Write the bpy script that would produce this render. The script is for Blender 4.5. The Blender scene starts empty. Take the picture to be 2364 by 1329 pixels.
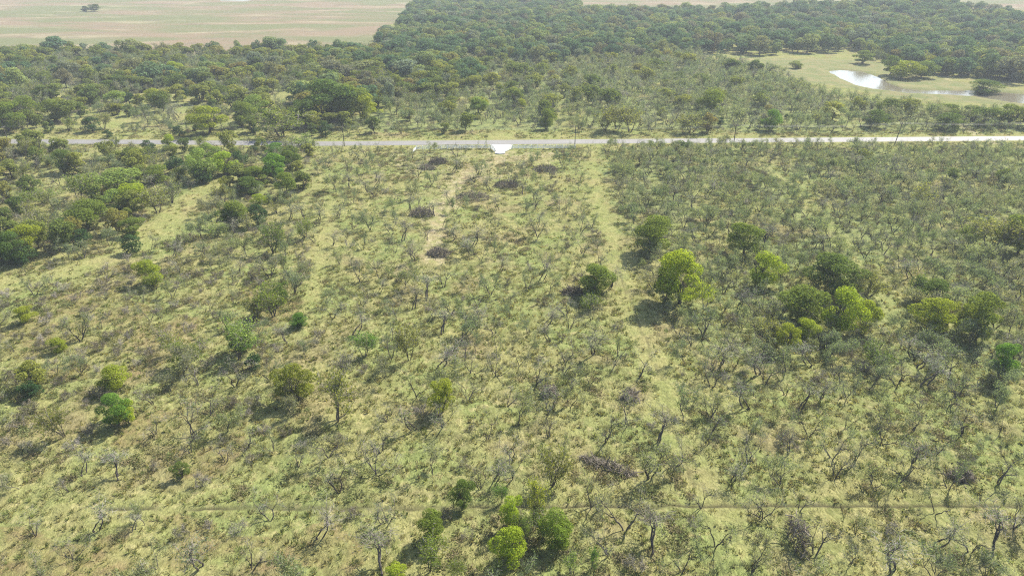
import bpy, math, random
import numpy as np
from mathutils import Vector

S = bpy.context.scene
COL = S.collection
PI = math.pi

# ----------------------------------------------------------------- camera, sky, sun, exposure
CAM_H, PITCH, FPX = 75.0, math.radians(26.2), 1597.0
cam = bpy.data.objects.new('camera', bpy.data.cameras.new('camera'))
COL.objects.link(cam)
cam.location = (0, 0, CAM_H)
cam.rotation_euler = (PI / 2 - PITCH, 0, 0)
cam.data.sensor_width = 36.0
cam.data.lens = 36.0 * FPX / 2364.0
cam.data.clip_start = 1.0
cam.data.clip_end = 30000.0
S.camera = cam

SUN_DIR = Vector((0.73, 0.68, 0.0)).normalized()      # towards the sun, flat
SUN_EL = math.radians(46.0)
world = bpy.data.worlds.new('World')
S.world = world
world.use_nodes = True
wn = world.node_tree.nodes
sky = wn.new('ShaderNodeTexSky')
sky.sky_type = 'NISHITA'
sky.sun_disc = False
sky.sun_elevation = SUN_EL
sky.sun_rotation = math.atan2(SUN_DIR.x, SUN_DIR.y)
sky.air_density = 1.0
sky.dust_density = 1.5
wn['Background'].inputs['Strength'].default_value = 0.12
world.node_tree.links.new(sky.outputs[0], wn['Background'].inputs['Color'])

sun_data = bpy.data.lights.new('sun', 'SUN')
sun_data.energy = 5.0
sun_data.angle = math.radians(0.6)
sun_data.color = (1.0, 0.95, 0.87)
sun = bpy.data.objects.new('sun', sun_data)
COL.objects.link(sun)
to_sun = Vector((SUN_DIR.x * math.cos(SUN_EL), SUN_DIR.y * math.cos(SUN_EL), math.sin(SUN_EL)))
sun.rotation_euler = to_sun.to_track_quat('Z', 'Y').to_euler()
sun.location = (60, 60, 200)

S.view_settings.view_transform = 'Standard'
S.view_settings.look = 'None'
S.view_settings.exposure = 1.2
S.view_settings.gamma = 1.0
S.view_settings.use_curve_mapping = False
S.cycles.filter_width = 1.15
S.cycles.max_bounces = 5
S.cycles.diffuse_bounces = 3
S.cycles.glossy_bounces = 2
S.cycles.transmission_bounces = 3
S.cycles.volume_bounces = 0
S.cycles.use_denoising = False
S.cycles.denoiser = 'OPENIMAGEDENOISE'
S.cycles.denoising_input_passes = 'RGB_ALBEDO_NORMAL'
S.cycles.denoising_prefilter = 'ACCURATE'

# ----------------------------------------------------------------- picture point <-> ground point
CT, ST = math.cos(PITCH), math.sin(PITCH)


def hill(x, y):
    return 11.0 * np.exp(-(((x - 470) / 150) ** 2 + ((y - 870) / 110) ** 2))


def at(px, py):
    """ground point seen at a point of the photograph (2364 x 1329)"""
    u, v = (px - 1182.0) / FPX, (664.5 - py) / FPX
    dy, dz = v * ST + CT, v * CT - ST
    t = CAM_H / -dz
    return u * t, dy * t


def project(x, y, z=0.0):
    zz = z - CAM_H
    dep = y * CT - zz * ST
    up = y * ST + zz * CT
    dep = np.maximum(dep, 1e-3)
    return 1182.0 + FPX * x / dep, 664.5 - FPX * up / dep


def tall(yb, yt):
    """height of an upright thing with its foot at row yb and its top at row yt"""
    d = at(1182, yb)[1]
    a = PITCH - math.atan((664.5 - yt) / FPX)
    return CAM_H - d * math.tan(a)


def wide(px, py, w):
    x, y = at(px, py)
    return w / FPX * (y * CT + CAM_H * ST)


# ----------------------------------------------------------------- numpy value noise
_T = np.random.default_rng(7).random((256, 256))


def vnoise(x, y, s, seed=0):
    x = np.asarray(x) / s + 17.3 * seed + 1000
    y = np.asarray(y) / s + 31.7 * seed + 1000
    xi, yi = np.floor(x).astype(int), np.floor(y).astype(int)
    fx, fy = x - xi, y - yi
    fx, fy = fx * fx * (3 - 2 * fx), fy * fy * (3 - 2 * fy)
    a, b = _T[xi % 256, yi % 256], _T[(xi + 1) % 256, yi % 256]
    c, d = _T[xi % 256, (yi + 1) % 256], _T[(xi + 1) % 256, (yi + 1) % 256]
    return (a * (1 - fx) + b * fx) * (1 - fy) + (c * (1 - fx) + d * fx) * fy


def fbm(x, y, s, seed=0, n=3):
    r, a, t = 0.0, 1.0, 0.0
    for k in range(n):
        r = r + a * vnoise(x, y, s / 2 ** k, seed + k * 5)
        t += a
        a *= 0.5
    return r / t


def seg_dist(x, y, pts, taper=None):
    best = np.full(np.shape(x), 1e9)
    for (ax, ay), (bx, by) in zip(pts[:-1], pts[1:]):
        vx, vy = bx - ax, by - ay
        t = np.clip(((x - ax) * vx + (y - ay) * vy) / (vx * vx + vy * vy + 1e-9), 0, 1)
        best = np.minimum(best, np.hypot(x - ax - t * vx, y - ay - t * vy))
    return best


def in_poly(x, y, poly):
    x, y = np.asarray(x), np.asarray(y)
    r = np.zeros(x.shape, bool)
    n = len(poly)
    for i in range(n):
        (x1, y1), (x2, y2) = poly[i], poly[(i + 1) % n]
        c = (y1 > y) != (y2 > y)
        with np.errstate(divide='ignore', invalid='ignore'):
            r ^= c & (x < (x2 - x1) * (y - y1) / (y2 - y1 + 1e-12) + x1)
    return r


def sm(a, b, v):
    t = np.clip((v - a) / (b - a), 0, 1)
    return t * t * (3 - 2 * t)


W = lambda pts: [at(*p) for p in pts]
# ----------------------------------------------------------------- plan of the place (points of the photo put on the ground)
ROAD = W([(-420, 327), (20, 326.5), (300, 327.5), (560, 330), (735, 331.5), (1000, 329.5), (1180, 328), (1560, 325), (2000, 322), (2364, 319), (2800, 315)])
ROAD = [(-900, ROAD[0][1] + 6)] + ROAD + [(1200, ROAD[-1][1] + 6)]
LANES = [   # (centre line, half width in metres)
    (W([(1360, 352), (1368, 420), (1392, 500), (1420, 600), (1462, 720), (1500, 820), (1560, 980), (1625, 1130), (1700, 1240)]), 3.4),
    (W([(765, 455), (748, 560), (728, 660), (705, 740)]), 2.3),
    (W([(575, 400), (480, 440), (420, 475), (360, 545), (250, 600), (120, 640), (-60, 668)]), 5.0),
    (W([(1860, 468), (1910, 520), (1965, 590), (2030, 670), (2070, 745)]), 2.8),
    (W([(1750, 370), (1800, 410), (1850, 450)]), 2.5),
]
TRACK = W([(1165, 352), (1150, 372), (1085, 395), (1040, 440), (1015, 500), (1000, 560), (1005, 600)])
TRAILS = [W([(1425, 610), (1440, 655), (1475, 740), (1515, 850), (1556, 985), (1606, 1125)]),
          W([(1618, 1172), (1650, 1260), (1672, 1330)]),
          W([(240, 1176), (520, 1172), (700, 1170), (1100, 1170), (1560, 1168), (1950, 1168), (2420, 1168)])]
FIELD = W([(-900, 122), (0, 122), (300, 128), (590, 126), (720, 120), (868, 112), (900, 60), (985, 2)]) + [(-160, 3000), (-6000, 3000), (-6000, 560)]
BARE = W([(900, 350), (1290, 350), (1270, 380), (1110, 420), (1060, 470), (1010, 560), (950, 640), (900, 640), (960, 520), (1020, 430), (930, 400)])
POND1 = W([(1912, 163), (1945, 161), (1985, 164), (2022, 176), (2050, 190), (2085, 204), (2140, 208), (2240, 207), (2330, 213), (2430, 222),
           (2500, 234), (2420, 243), (2330, 234), (2250, 221), (2180, 216), (2100, 214), (2056, 208), (2015, 203), (1975, 194), (1940, 179)])
POND2 = W([(505, 1.2), (560, 0.2), (590, 2.0), (560, 3.4), (515, 3.2)])
BANK = W([(1740, 133), (1900, 137), (1990, 138), (2110, 172), (2215, 190), (2330, 206), (2520, 222), (2520, 262), (2300, 240), (2060, 225), (1960, 205), (1880, 195), (1790, 165)])
PALE = [W([(1540, 138), (1700, 137), (1900, 138.5), (1985, 139)]), W([(2190, 195), (2180, 170), (2160, 148)]), W([(2290, 330), (2230, 296), (2205, 280)])]
CLEAR = [W(p) for p in (
    [(150, 318), (330, 296), (330, 282), (200, 262), (160, 285)], [(330, 262), (420, 225), (385, 205), (320, 225)], [(120, 232), (260, 205), (200, 190), (130, 208)],
    [(1286, 318), (1325, 318), (1312, 250), (1310, 195), (1290, 195), (1288, 250)], [(0, 322), (330, 318), (300, 306), (0, 308)],
    [(1000, 320), (1300, 320), (1270, 302), (1180, 300), (1150, 310)], [(1640, 300), (1700, 318), (1620, 318)],
    [(1910, 300), (1990, 300), (1960, 240), (1915, 235)], [(60, 415), (150, 425), (160, 400), (90, 395)], [(220, 352), (340, 362), (250, 385), (160, 365)])]
SOIL = [W([(560, 320), (735, 322)]), ]
ZONES_MID = ([(1325, 306), (1300, 150), (1600, 128), (1790, 172), (1870, 212), (1960, 228), (2060, 248), (2300, 275), (2600, 300), (2600, 308)],
             [(700, 306), (760, 285), (1060, 215), (1110, 150), (1300, 150), (1325, 300)], [(-250, 122), (0, 128), (580, 130), (880, 114), (700, 200), (560, 235), (470, 205), (0, 225), (-250, 225)])
GATE_X = at(1157, 338)[0]


def road_y(x):
    return np.interp(x, [p[0] for p in ROAD], [p[1] for p in ROAD])


def macro(x, y):
    x, y = np.asarray(x, float), np.asarray(y, float)
    z = hill(x, y)
    far = sm(3.0, 14.0, np.abs(y - road_y(x)))
    z = z + (fbm(x, y, 46, 3, 2) - 0.5) * 1.1 * far * sm(45, 120, y) * (1 - sm(500, 900, y)) - 0.12 * far
    for P, dep in ((POND1, 1.5), (POND2, 1.2)):
        bx, by = [p[0] for p in P], [p[1] for p in P]
        m = (x > min(bx) - 14) & (x < max(bx) + 14) & (y > min(by) - 14) & (y < max(by) + 14)
        if np.any(m):
            xs, ys = x[m], y[m]
            d = seg_dist(xs, ys, P + [P[0]])
            sd = np.where(in_poly(xs, ys, P), -d, d)
            wob = (fbm(xs, ys, 7, 8, 2) - 0.5) * 2.5
            w = 1 - sm(-3.0, 2.5, sd + wob)
            flat = 1 - sm(4, 13, sd)
            z[m] = z[m] * (1 - flat) + 0.35 * flat * sm(2.5, 6, sd) * (1 - sm(8, 13, sd)) - dep * w
    return z


def zat(x, y):
    return float(macro(np.array([x]), np.array([y]))[0])


# ----------------------------------------------------------------- materials
def new_mat(name):
    m = bpy.data.materials.new(name)
    m.use_nodes = True
    m.node_tree.nodes.clear()
    return m, m.node_tree.nodes, m.node_tree.links


def N(nodes, t, **k):
    n = nodes.new(t)
    for a, v in k.items():
        setattr(n, a, v)
    return n


def ramp(nodes, stops):
    r = nodes.new('ShaderNodeValToRGB')
    e = r.color_ramp.elements
    while len(e) < len(stops):
        e.new(0.5)
    for i, (p, c) in enumerate(stops):
        e[i].position = p
        e[i].color = (*c, 1)
    return r


def leaf_mat(name, stops, trans=0.35, vary=0.35):
    """leaves: a colour of each plant's own, leaf-to-leaf variation, light let through"""
    m, n, l = new_mat(name)
    info = N(n, 'ShaderNodeObjectInfo')
    r = ramp(n, stops)
    l.new(info.outputs['Random'], r.inputs[0])
    att = N(n, 'ShaderNodeAttribute', attribute_name='leaf')
    mul = N(n, 'ShaderNodeMath', operation='MULTIPLY_ADD')
    l.new(att.outputs['Fac'], mul.inputs[0])
    mul.inputs[1].default_value = vary * 2
    mul.inputs[2].default_value = 1 - vary
    c1 = N(n, 'ShaderNodeMix', data_type='RGBA', blend_type='MULTIPLY')
    c1.inputs['Factor'].default_value = 1
    l.new(r.outputs[0], c1.inputs['A'])
    l.new(mul.outputs[0], c1.inputs['B'])
    c2 = N(n, 'ShaderNodeMix', data_type='RGBA', blend_type='MULTIPLY')
    c2.inputs['Factor'].default_value = 1
    l.new(c1.outputs['Result'], c2.inputs['A'])
    l.new(info.outputs['Color'], c2.inputs['B'])
    d, t, mx, o = N(n, 'ShaderNodeBsdfDiffuse'), N(n, 'ShaderNodeBsdfTranslucent'), N(n, 'ShaderNodeMixShader'), N(n, 'ShaderNodeOutputMaterial')
    l.new(c2.outputs['Result'], d.inputs['Color'])
    warm = N(n, 'ShaderNodeMix', data_type='RGBA', blend_type='MULTIPLY')
    warm.inputs['Factor'].default_value = 1
    l.new(c2.outputs['Result'], warm.inputs['A'])
    warm.inputs['B'].default_value = (1.35, 1.3, 0.7, 1)
    l.new(warm.outputs['Result'], t.inputs['Color'])
    mx.inputs[0].default_value = trans
    l.new(d.outputs[0], mx.inputs[1])
    l.new(t.outputs[0], mx.inputs[2])
    l.new(mx.outputs[0], o.inputs['Surface'])
    return m


def bark_mat(name, a, b, sc=3.0):
    m, n, l = new_mat(name)
    tc = N(n, 'ShaderNodeTexCoord')
    no = N(n, 'ShaderNodeTexNoise')
    no.inputs['Scale'].default_value = sc
    no.inputs['Detail'].default_value = 3
    l.new(tc.outputs['Object'], no.inputs['Vector'])
    info = N(n, 'ShaderNodeObjectInfo')
    ad = N(n, 'ShaderNodeMath', operation='MULTIPLY_ADD')
    l.new(info.outputs['Random'], ad.inputs[0])
    ad.inputs[1].default_value = 0.5
    l.new(no.outputs['Fac'], ad.inputs[2])
    r = ramp(n, [(0.35, a), (1.0, b)])
    l.new(ad.outputs[0], r.inputs[0])
    d, o = N(n, 'ShaderNodeBsdfDiffuse'), N(n, 'ShaderNodeOutputMaterial')
    l.new(r.outputs[0], d.inputs['Color'])
    l.new(d.outputs[0], o.inputs['Surface'])
    return m


def plain_mat(name, col, rough=0.6, noise=0.0, sc=1.0, metal=0.0):
    m, n, l = new_mat(name)
    p, o = N(n, 'ShaderNodeBsdfPrincipled'), N(n, 'ShaderNodeOutputMaterial')
    p.inputs['Roughness'].default_value = rough
    p.inputs['Metallic'].default_value = metal
    tc, no = N(n, 'ShaderNodeTexCoord'), N(n, 'ShaderNodeTexNoise')
    no.inputs['Scale'].default_value = sc
    no.inputs['Detail'].default_value = 4
    l.new(tc.outputs['Object'], no.inputs['Vector'])
    r = ramp(n, [(0.3, tuple(c * (1 - noise) for c in col)), (0.7, tuple(min(1, c * (1 + noise)) for c in col))])
    l.new(no.outputs['Fac'], r.inputs[0])
    l.new(r.outputs[0], p.inputs['Base Color'])
    l.new(p.outputs[0], o.inputs['Surface'])
    return m


M = {}
M['mesq_leaf'] = leaf_mat('feathery_leaves', [(0, (.13, .175, .09)), (.35, (.16, .205, .112)), (.7, (.19, .225, .1)), (1, (.2, .205, .13))], .5, .4)
M['leafy'] = leaf_mat('broad_leaves', [(0, (.09, .13, .036)), (.3, (.14, .175, .045)), (.6, (.185, .21, .052)), (.85, (.22, .235, .05)), (1, (.19, .16, .06))], .5, .4)
M['hero_leaf'] = leaf_mat('bright_leaves', [(0, (.165, .195, .038)), (1, (.18, .2, .04))], .5, .4)
M['wood_leaf'] = leaf_mat('woodland_leaves', [(0, (.075, .132, .064)), (.3, (.098, .16, .076)), (.55, (.13, .18, .078)), (.72, (.21, .255, .08)), (.86, (.16, .15, .08)), (1, (.155, .195, .13))], .36, .3)
M['ever_leaf'] = leaf_mat('evergreen_leaves', [(0, (.035, .07, .024)), (1, (.05, .09, .028))], .3, .35)
M['bush_leaf'] = leaf_mat('bush_leaves', [(0, (.10, .11, .045)), (.5, (.12, .105, .06)), (1, (.14, .13, .06))], .45, .4)
M['bark'] = bark_mat('dark_bark', (.036, .031, .026), (.105, .092, .078))
M['twig'] = bark_mat('grey_twigs', (.15, .13, .11), (.3, .27, .235))
M['dead'] = bark_mat('dead_wood', (.045, .039, .031), (.21, .18, .138), 1.2)

# ----------------------------------------------------------------- mesh building
class Geo:
    """collects tubes and leaves as triangles / quads"""

    def __init__(self):
        self.v, self.f, self.a, self.n = [], [], [], 0

    def add(self, v, f, a=None):
        v = np.asarray(v, float)
        self.v.append(v)
        self.f += [tuple(int(i) + self.n for i in q) for q in f]
        self.a.append(np.full(len(v), 0.5) if a is None else a)
        self.n += len(v)

    def tube(self, P, R, k=4):
        P = [np.asarray(p, float) for p in P]
        vs = []
        for i, p in enumerate(P):
            d = P[min(i + 1, len(P) - 1)] - P[max(i - 1, 0)]
            d = d / (np.linalg.norm(d) + 1e-9)
            a = np.cross(d, (0.31, 0.87, 0.2) if abs(d[2]) > 0.9 else (0, 0, 1.0))
            a /= np.linalg.norm(a) + 1e-9
            b = np.cross(d, a)
            for j in range(k):
                t = 2 * PI * j / k
                vs.append(p + R[i] * (a * math.cos(t) + b * math.sin(t)))
        fs = []
        for i in range(len(P) - 1):
            for j in range(k):
                fs.append((i * k + j, i * k + (j + 1) % k, (i + 1) * k + (j + 1) % k, (i + 1) * k + j))
        fs.append(tuple(range((len(P) - 1) * k, len(P) * k)))
        self.add(vs, fs)

    def leaves(self, C, size, aspect, rng, nrm=None, up=0.0):
        """one triangle per leaf spray at the points C"""
        C = np.asarray(C, float)
        n = len(C)
        if not n:
            return
        d = rng.normal(size=(n, 3))
        if nrm is not None:
            d = d * 0.75 + nrm
        d[:, 2] += up
        d /= np.linalg.norm(d, axis=1)[:, None] + 1e-9
        t = np.cross(d, rng.normal(size=(n, 3)))
        t /= np.linalg.norm(t, axis=1)[:, None] + 1e-9
        b = np.cross(d, t)
        s = size * rng.uniform(0.6, 1.35, n)[:, None]
        v = np.stack([C - t * s * 0.5 - b * s * aspect * 0.5, C - t * s * 0.1 + b * s * aspect * 0.5, C + t * s * 0.6], 1).reshape(-1, 3)
        f = [(3 * i, 3 * i + 1, 3 * i + 2) for i in range(n)]
        self.add(v, f, np.repeat(rng.random(n), 3))

    def box(self, c, s, rz=0.0):
        c, s = np.array(c, float), np.array(s, float) / 2
        co, si = math.cos(rz), math.sin(rz)
        vs = []
        for z in (-1, 1):
            for x, y in ((-1, -1), (1, -1), (1, 1), (-1, 1)):
                X, Y = x * s[0], y * s[1]
                vs.append((c[0] + X * co - Y * si, c[1] + X * si + Y * co, c[2] + z * s[2]))
        self.add(vs, [(3, 2, 1, 0), (4, 5, 6, 7), (0, 1, 5, 4), (1, 2, 6, 5), (2, 3, 7, 6), (3, 0, 4, 7)])

    def mesh(self, name, mats, midx=None, smooth=False):
        me = bpy.data.meshes.new(name)
        V = np.concatenate(self.v) if self.v else np.zeros((0, 3))
        me.from_pydata(V.tolist(), [], self.f)
        at_ = me.attributes.new('leaf', 'FLOAT', 'POINT')
        at_.data.foreach_set('value', np.concatenate(self.a).astype(np.float32) if self.a else np.zeros(0, np.float32))
        for m in (mats if isinstance(mats, (list, tuple)) else [mats]):
            me.materials.append(m)
        if midx is not None:
            me.polygons.foreach_set('material_index', np.array(midx, np.int32))
        me.update()
        return me


def joined(name, parts):
    """parts: list of (part name, Geo, material) -> one mesh, for the masses"""
    g, mi, mats = Geo(), [], []
    for k, (_n, q, m) in enumerate(parts):
        off = g.n
        g.v += q.v
        g.a += q.a
        g.f += [tuple(i + off for i in f) for f in q.f]
        g.n += q.n
        mi += [k] * len(q.f)
        mats.append(m)
    return g.mesh(name, mats, mi)


def branch(g_by_level, p, d, L, r, lev, top, rng, prm, tips):
    n = 4 if lev == 0 else 3
    pts, rad = [p], [r]
    step = L / n
    for i in range(n):
        d = d + rng.normal(size=3) * prm['wig'] * (0.6 if lev == 0 and i == 0 else 1)
        d[2] += prm['up'][min(lev, len(prm['up']) - 1)]
        d = d / np.linalg.norm(d)
        p = p + d * step
        pts.append(p)
        rad.append(r * (1 - (1 - prm['tap']) * (i + 1) / n))
    g_by_level[min(lev, len(g_by_level) - 1)].tube(pts, rad, 5 if lev == 0 else (4 if lev == 1 else 3))
    if lev >= prm['leaf_from']:
        for q in pts[1:]:
            tips.append((q, lev))
    if lev == top:
        return
    kids = int(rng.integers(*prm['kids']))
    for j in range(kids):
        k = n if j < 2 else int(rng.integers(1, n))
        nd = d + rng.normal(size=3) * prm['spread']
        if lev < 2:
            nd[2] = max(nd[2], prm['flat'])
        nd /= np.linalg.norm(nd)
        branch(g_by_level, pts[k], nd, L * rng.uniform(*prm['len']), max(rad[k] * prm['rk'], prm['rmin']), lev + 1, top, rng, prm, tips)


def mesquite(seed, leafy=1.0):
    """about 5.5 m high, 5.5 m wide: leaning dark stems, thin grey twigs, a haze of small leaves"""
    rng = np.random.default_rng(seed)
    T, Wg, Lf = Geo(), Geo(), Geo()
    tips = []
    prm = dict(wig=.26 if leafy < .7 else .2, up=[.05, .05, .02, -.02], tap=.66, leaf_from=2, kids=(2, 4), spread=.52, flat=.05, len=(.55, .85), rk=.8, rmin=.022)
    ns = int(rng.choice([1, 2, 2, 3, 4]))
    a0 = rng.uniform(0, 2 * PI)
    for s in range(ns):
        a = a0 + 2 * PI * s / ns + rng.normal() * .4
        tilt = rng.uniform(.1, .4) if ns == 1 else rng.uniform(.3, .75)
        d = np.array([math.cos(a) * math.sin(tilt), math.sin(a) * math.sin(tilt), math.cos(tilt)])
        p = np.array([math.cos(a) * .12, math.sin(a) * .12, -.15])
        branch([T, T, T, Wg, Wg], p, d, rng.uniform(1.9, 2.9), rng.uniform(.08, .115) * (1.15 if ns < 3 else .9) * (1.15 if leafy < .7 else 1), 0, 3 if ns > 1 else 3, rng, prm, tips)
    tp = np.array([t[0] for t in tips])
    # fine twig sprays
    m = len(tp)
    ntw = 300 if leafy < .4 else 230
    sp = tp[rng.integers(0, m, ntw)] + rng.normal(size=(ntw, 3)) * (.36 if leafy < .7 else .22)
    Wg.leaves(sp, .75, .035, rng)
    k = int((1300 if leafy > .7 else 800) * leafy)
    if k:
        c = tp[rng.integers(0, m, k)] + rng.normal(size=(k, 3)) * np.array([.34, .34, .24])
        Lf.leaves(c, .30, .36, rng, up=.5)
    return [('trunk', T, M['bark']), ('twigs', Wg, M['twig']), ('crown', Lf, M['mesq_leaf'])]


def crown_points(rng, n, lobes):
    P, Nn = [], []
    wts = np.array([l[3] ** 2 for l in lobes])
    wts = wts / wts.sum()
    for (x, y, z, r), w in zip(lobes, wts):
        k = max(4, int(n * w))
        d = rng.normal(size=(k, 3))
        d[:, 2] = d[:, 2] * .85 + .25
        d /= np.linalg.norm(d, axis=1)[:, None]
        rr = r * rng.uniform(.55, 1.06, k) ** .6
        P.append(np.array([x, y, z]) + d * rr[:, None] * np.array([1, 1, .85]))
        Nn.append(d)
    return np.concatenate(P), np.concatenate(Nn)


def leafy_tree(seed, n=2600, leaf=.36, dense=True, mat='leafy', H=7.0, R=2.9, low=.14, limbs=True):
    rng = np.random.default_rng(seed)
    T, Lf = Geo(), Geo()
    tips = []
    prm = dict(wig=.14, up=[.1, .06, .03], tap=.6, leaf_from=1, kids=(3, 5), spread=.42, flat=.2, len=(.5, .75), rk=.7, rmin=.025)
    if limbs:
        for s in range(int(rng.integers(1, 4))):
            a = rng.uniform(0, 2 * PI)
            d = np.array([math.cos(a) * .25, math.sin(a) * .25, 1.0])
            branch([T], np.array([math.cos(a) * .15, math.sin(a) * .15, -.15]), d / np.linalg.norm(d), H * .42, .16, 0, 2, rng, prm, tips)
    else:
        T.tube([(0, 0, -.2), (.1, 0, H * .3), (.05, .1, H * .6)], [.28, .2, .1], 5)
    lobes = []
    nl = int(rng.integers(13, 19))
    for i in range(nl):
        a = rng.uniform(0, 2 * PI)
        h = rng.uniform(low, .86)
        env = math.sin(PI * min(1, (h - low * .4) / (1.08 - low * .4))) ** .6
        rad = R * env * rng.uniform(.2, .82)
        lobes.append((math.cos(a) * rad, math.sin(a) * rad, h * H, R * rng.uniform(.2, .44) * (.75 + .25 * env)))
    lobes.append((rng.normal() * .3, rng.normal() * .3, H * .84, R * .42))
    P, Nn = crown_points(rng, n, lobes)
    Lf.leaves(P, leaf, .75, rng, Nn * 1.1, .4)
    # inner leaves
    return [('trunk', T, M['bark']), ('crown', Lf, M[mat])]


def sparse_tree(seed, n=900, mat='leafy'):
    """7 m high open tree: upright limbs show through thin leaves"""
    rng = np.random.default_rng(seed)
    T, Wg, Lf = Geo(), Geo(), Geo()
    tips = []
    prm = dict(wig=.12, up=[.08, .08, .06, .04], tap=.6, leaf_from=1, kids=(3, 5), spread=.34, flat=.25, len=(.55, .8), rk=.7, rmin=.02)
    for s in range(int(rng.integers(2, 5))):
        a = rng.uniform(0, 2 * PI)
        d = np.array([math.cos(a) * .3, math.sin(a) * .3, 1.0])
        branch([T, T, Wg, Wg], np.array([math.cos(a) * .2, math.sin(a) * .2, -.15]), d / np.linalg.norm(d), 2.7, .1, 0, 3, rng, prm, tips)
    tp = np.array([t[0] for t in tips])
    c = tp[rng.integers(0, len(tp), n)] + rng.normal(size=(n, 3)) * .32
    Lf.leaves(c, .34, .55, rng, up=.3)
    sp = tp[rng.integers(0, len(tp), 260)] + rng.normal(size=(260, 3)) * .25
    Wg.leaves(sp, .8, .05, rng, up=0)
    return [('trunk', T, M['bark']), ('twigs', Wg, M['twig']), ('crown', Lf, M[mat])]


def evergreen(seed):
    """5 m high, 3.6 m wide egg of dense dark sprays"""
    rng = np.random.default_rng(seed)
    T, Lf = Geo(), Geo()
    T.tube([(0, 0, -.2), (.03, 0, 1.2), (0, .03, 3.4)], [.16, .12, .04], 5)
    lobes = []
    for i in range(22):
        h = rng.uniform(.12, .92)
        env = (math.sin(PI * min(1, (h + .12) / 1.12)) ** .75)
        a = rng.uniform(0, 2 * PI)
        rad = 1.75 * env * rng.uniform(.4, .72)
        lobes.append((math.cos(a) * rad, math.sin(a) * rad, h * 4.9, .62 * (.55 + .55 * env)))
    lobes.append((0, 0, 4.5, .5))
    P, Nn = crown_points(rng, 2300, lobes)
    Lf.leaves(P, .26, .6, rng, Nn * .8, .25)
    return [('trunk', T, M['bark']), ('crown', Lf, M['ever_leaf'])]


def bush(seed, leafy=.5, mat='bush_leaf'):
    """2 m high, 2.8 m wide clump of thin stems"""
    rng = np.random.default_rng(seed)
    Wg, Lf = Geo(), Geo()
    tips = []
    prm = dict(wig=.2, up=[.06, .03, .0], tap=.6, leaf_from=1, kids=(2, 4), spread=.4, flat=.1, len=(.55, .85), rk=.7, rmin=.014)
    for s in range(int(rng.integers(6, 10))):
        a = rng.uniform(0, 2 * PI)
        t = rng.uniform(.15, .95)
        d = np.array([math.cos(a) * math.sin(t), math.sin(a) * math.sin(t), math.cos(t)])
        branch([Wg], np.array([math.cos(a) * .2, math.sin(a) * .2, -.1]), d, rng.uniform(.8, 1.25), .034, 0, 2, rng, prm, tips)
    tp = np.array([t[0] for t in tips])
    sp = tp[rng.integers(0, len(tp), 320)] + rng.normal(size=(320, 3)) * .17
    Wg.leaves(sp, .62, .05, rng)
    k = int(700 * leafy)
    c = tp[rng.integers(0, len(tp), k)] + rng.normal(size=(k, 3)) * .2
    Lf.leaves(c, .24, .5, rng, up=.2)
    return [('twigs', Wg, M['twig']), ('crown', Lf, M[mat])]


# species: list of variants; each variant = list of (part, mesh) for things, and one joined mesh for the masses
SRC = bpy.data.collections.new('sources')      # never linked to the scene


class Species:
    def __init__(self, name, variants, h0, w0):
        self.name, self.h0, self.w0 = name, h0, w0
        self.parts = []
        self.col = bpy.data.collections.new('src_' + name)
        self.dim = []
        for i, v in enumerate(variants):
            V = np.concatenate([x for q in v for x in q[1].v])
            self.dim.append((max(np.percentile(V[:, 2], 99.5), .5), max(2 * np.percentile(np.hypot(V[:, 0], V[:, 1]), 96), .5)))
            self.parts.append([(pn, g.mesh(f'{name}_{pn}', m)) for pn, g, m in v if g.n])
            o = bpy.data.objects.new(f'{name}_{i:02d}', joined(name + '_whole', [q for q in v if q[1].n]))
            self.col.objects.link(o)


SP = {
    'mesquite': Species('mesquite', [mesquite(100 + i, [1.0, .75, .3, 1.25, .45, .95, .12, .72, 1.1, .35, .85, .5][i]) for i in range(12)], 5.2, 5.6),
    'leafy': Species('leafy', [leafy_tree(200 + i) for i in range(6)] + [sparse_tree(260), sparse_tree(261)], 7.0, 6.2),
    'hero': Species('hero', [leafy_tree(300 + i, n=7500, leaf=.2, mat='hero_leaf') for i in range(6)], 7.0, 6.2),
    'sparse': Species('sparse', [sparse_tree(400 + i, 1500, 'hero_leaf') for i in range(4)], 7.2, 5.5),
    'evergreen': Species('evergreen', [evergreen(500 + i) for i in range(4)], 5.2, 3.8),
    'bush': Species('bush', [bush(600 + i, [.5, .2, .9, .05, .6, .35][i]) for i in range(6)], 2.1, 3.0),
    'woodland': Species('woodland', [leafy_tree(700 + i, n=2400, leaf=.62, mat='wood_leaf', H=9.5, R=5.2, low=.2, limbs=False) for i in range(8)], 9.5, 11.0),
}

# ----------------------------------------------------------------- ground
def spaced(stops):
    """[(start, step)...] with a growing tail"""
    out, v = [], stops[0][0]
    for i, (a, st) in enumerate(stops[:-1]):
        b = stops[i + 1][0]
        n = max(1, int(round((b - a) / st)))
        out += list(np.linspace(a, b, n, endpoint=False))
    v, st = stops[-1]
    while v < 7000:
        out.append(v)
        st *= 1.16
        v += st
    out.append(7000.0)
    return np.array(out)


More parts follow.
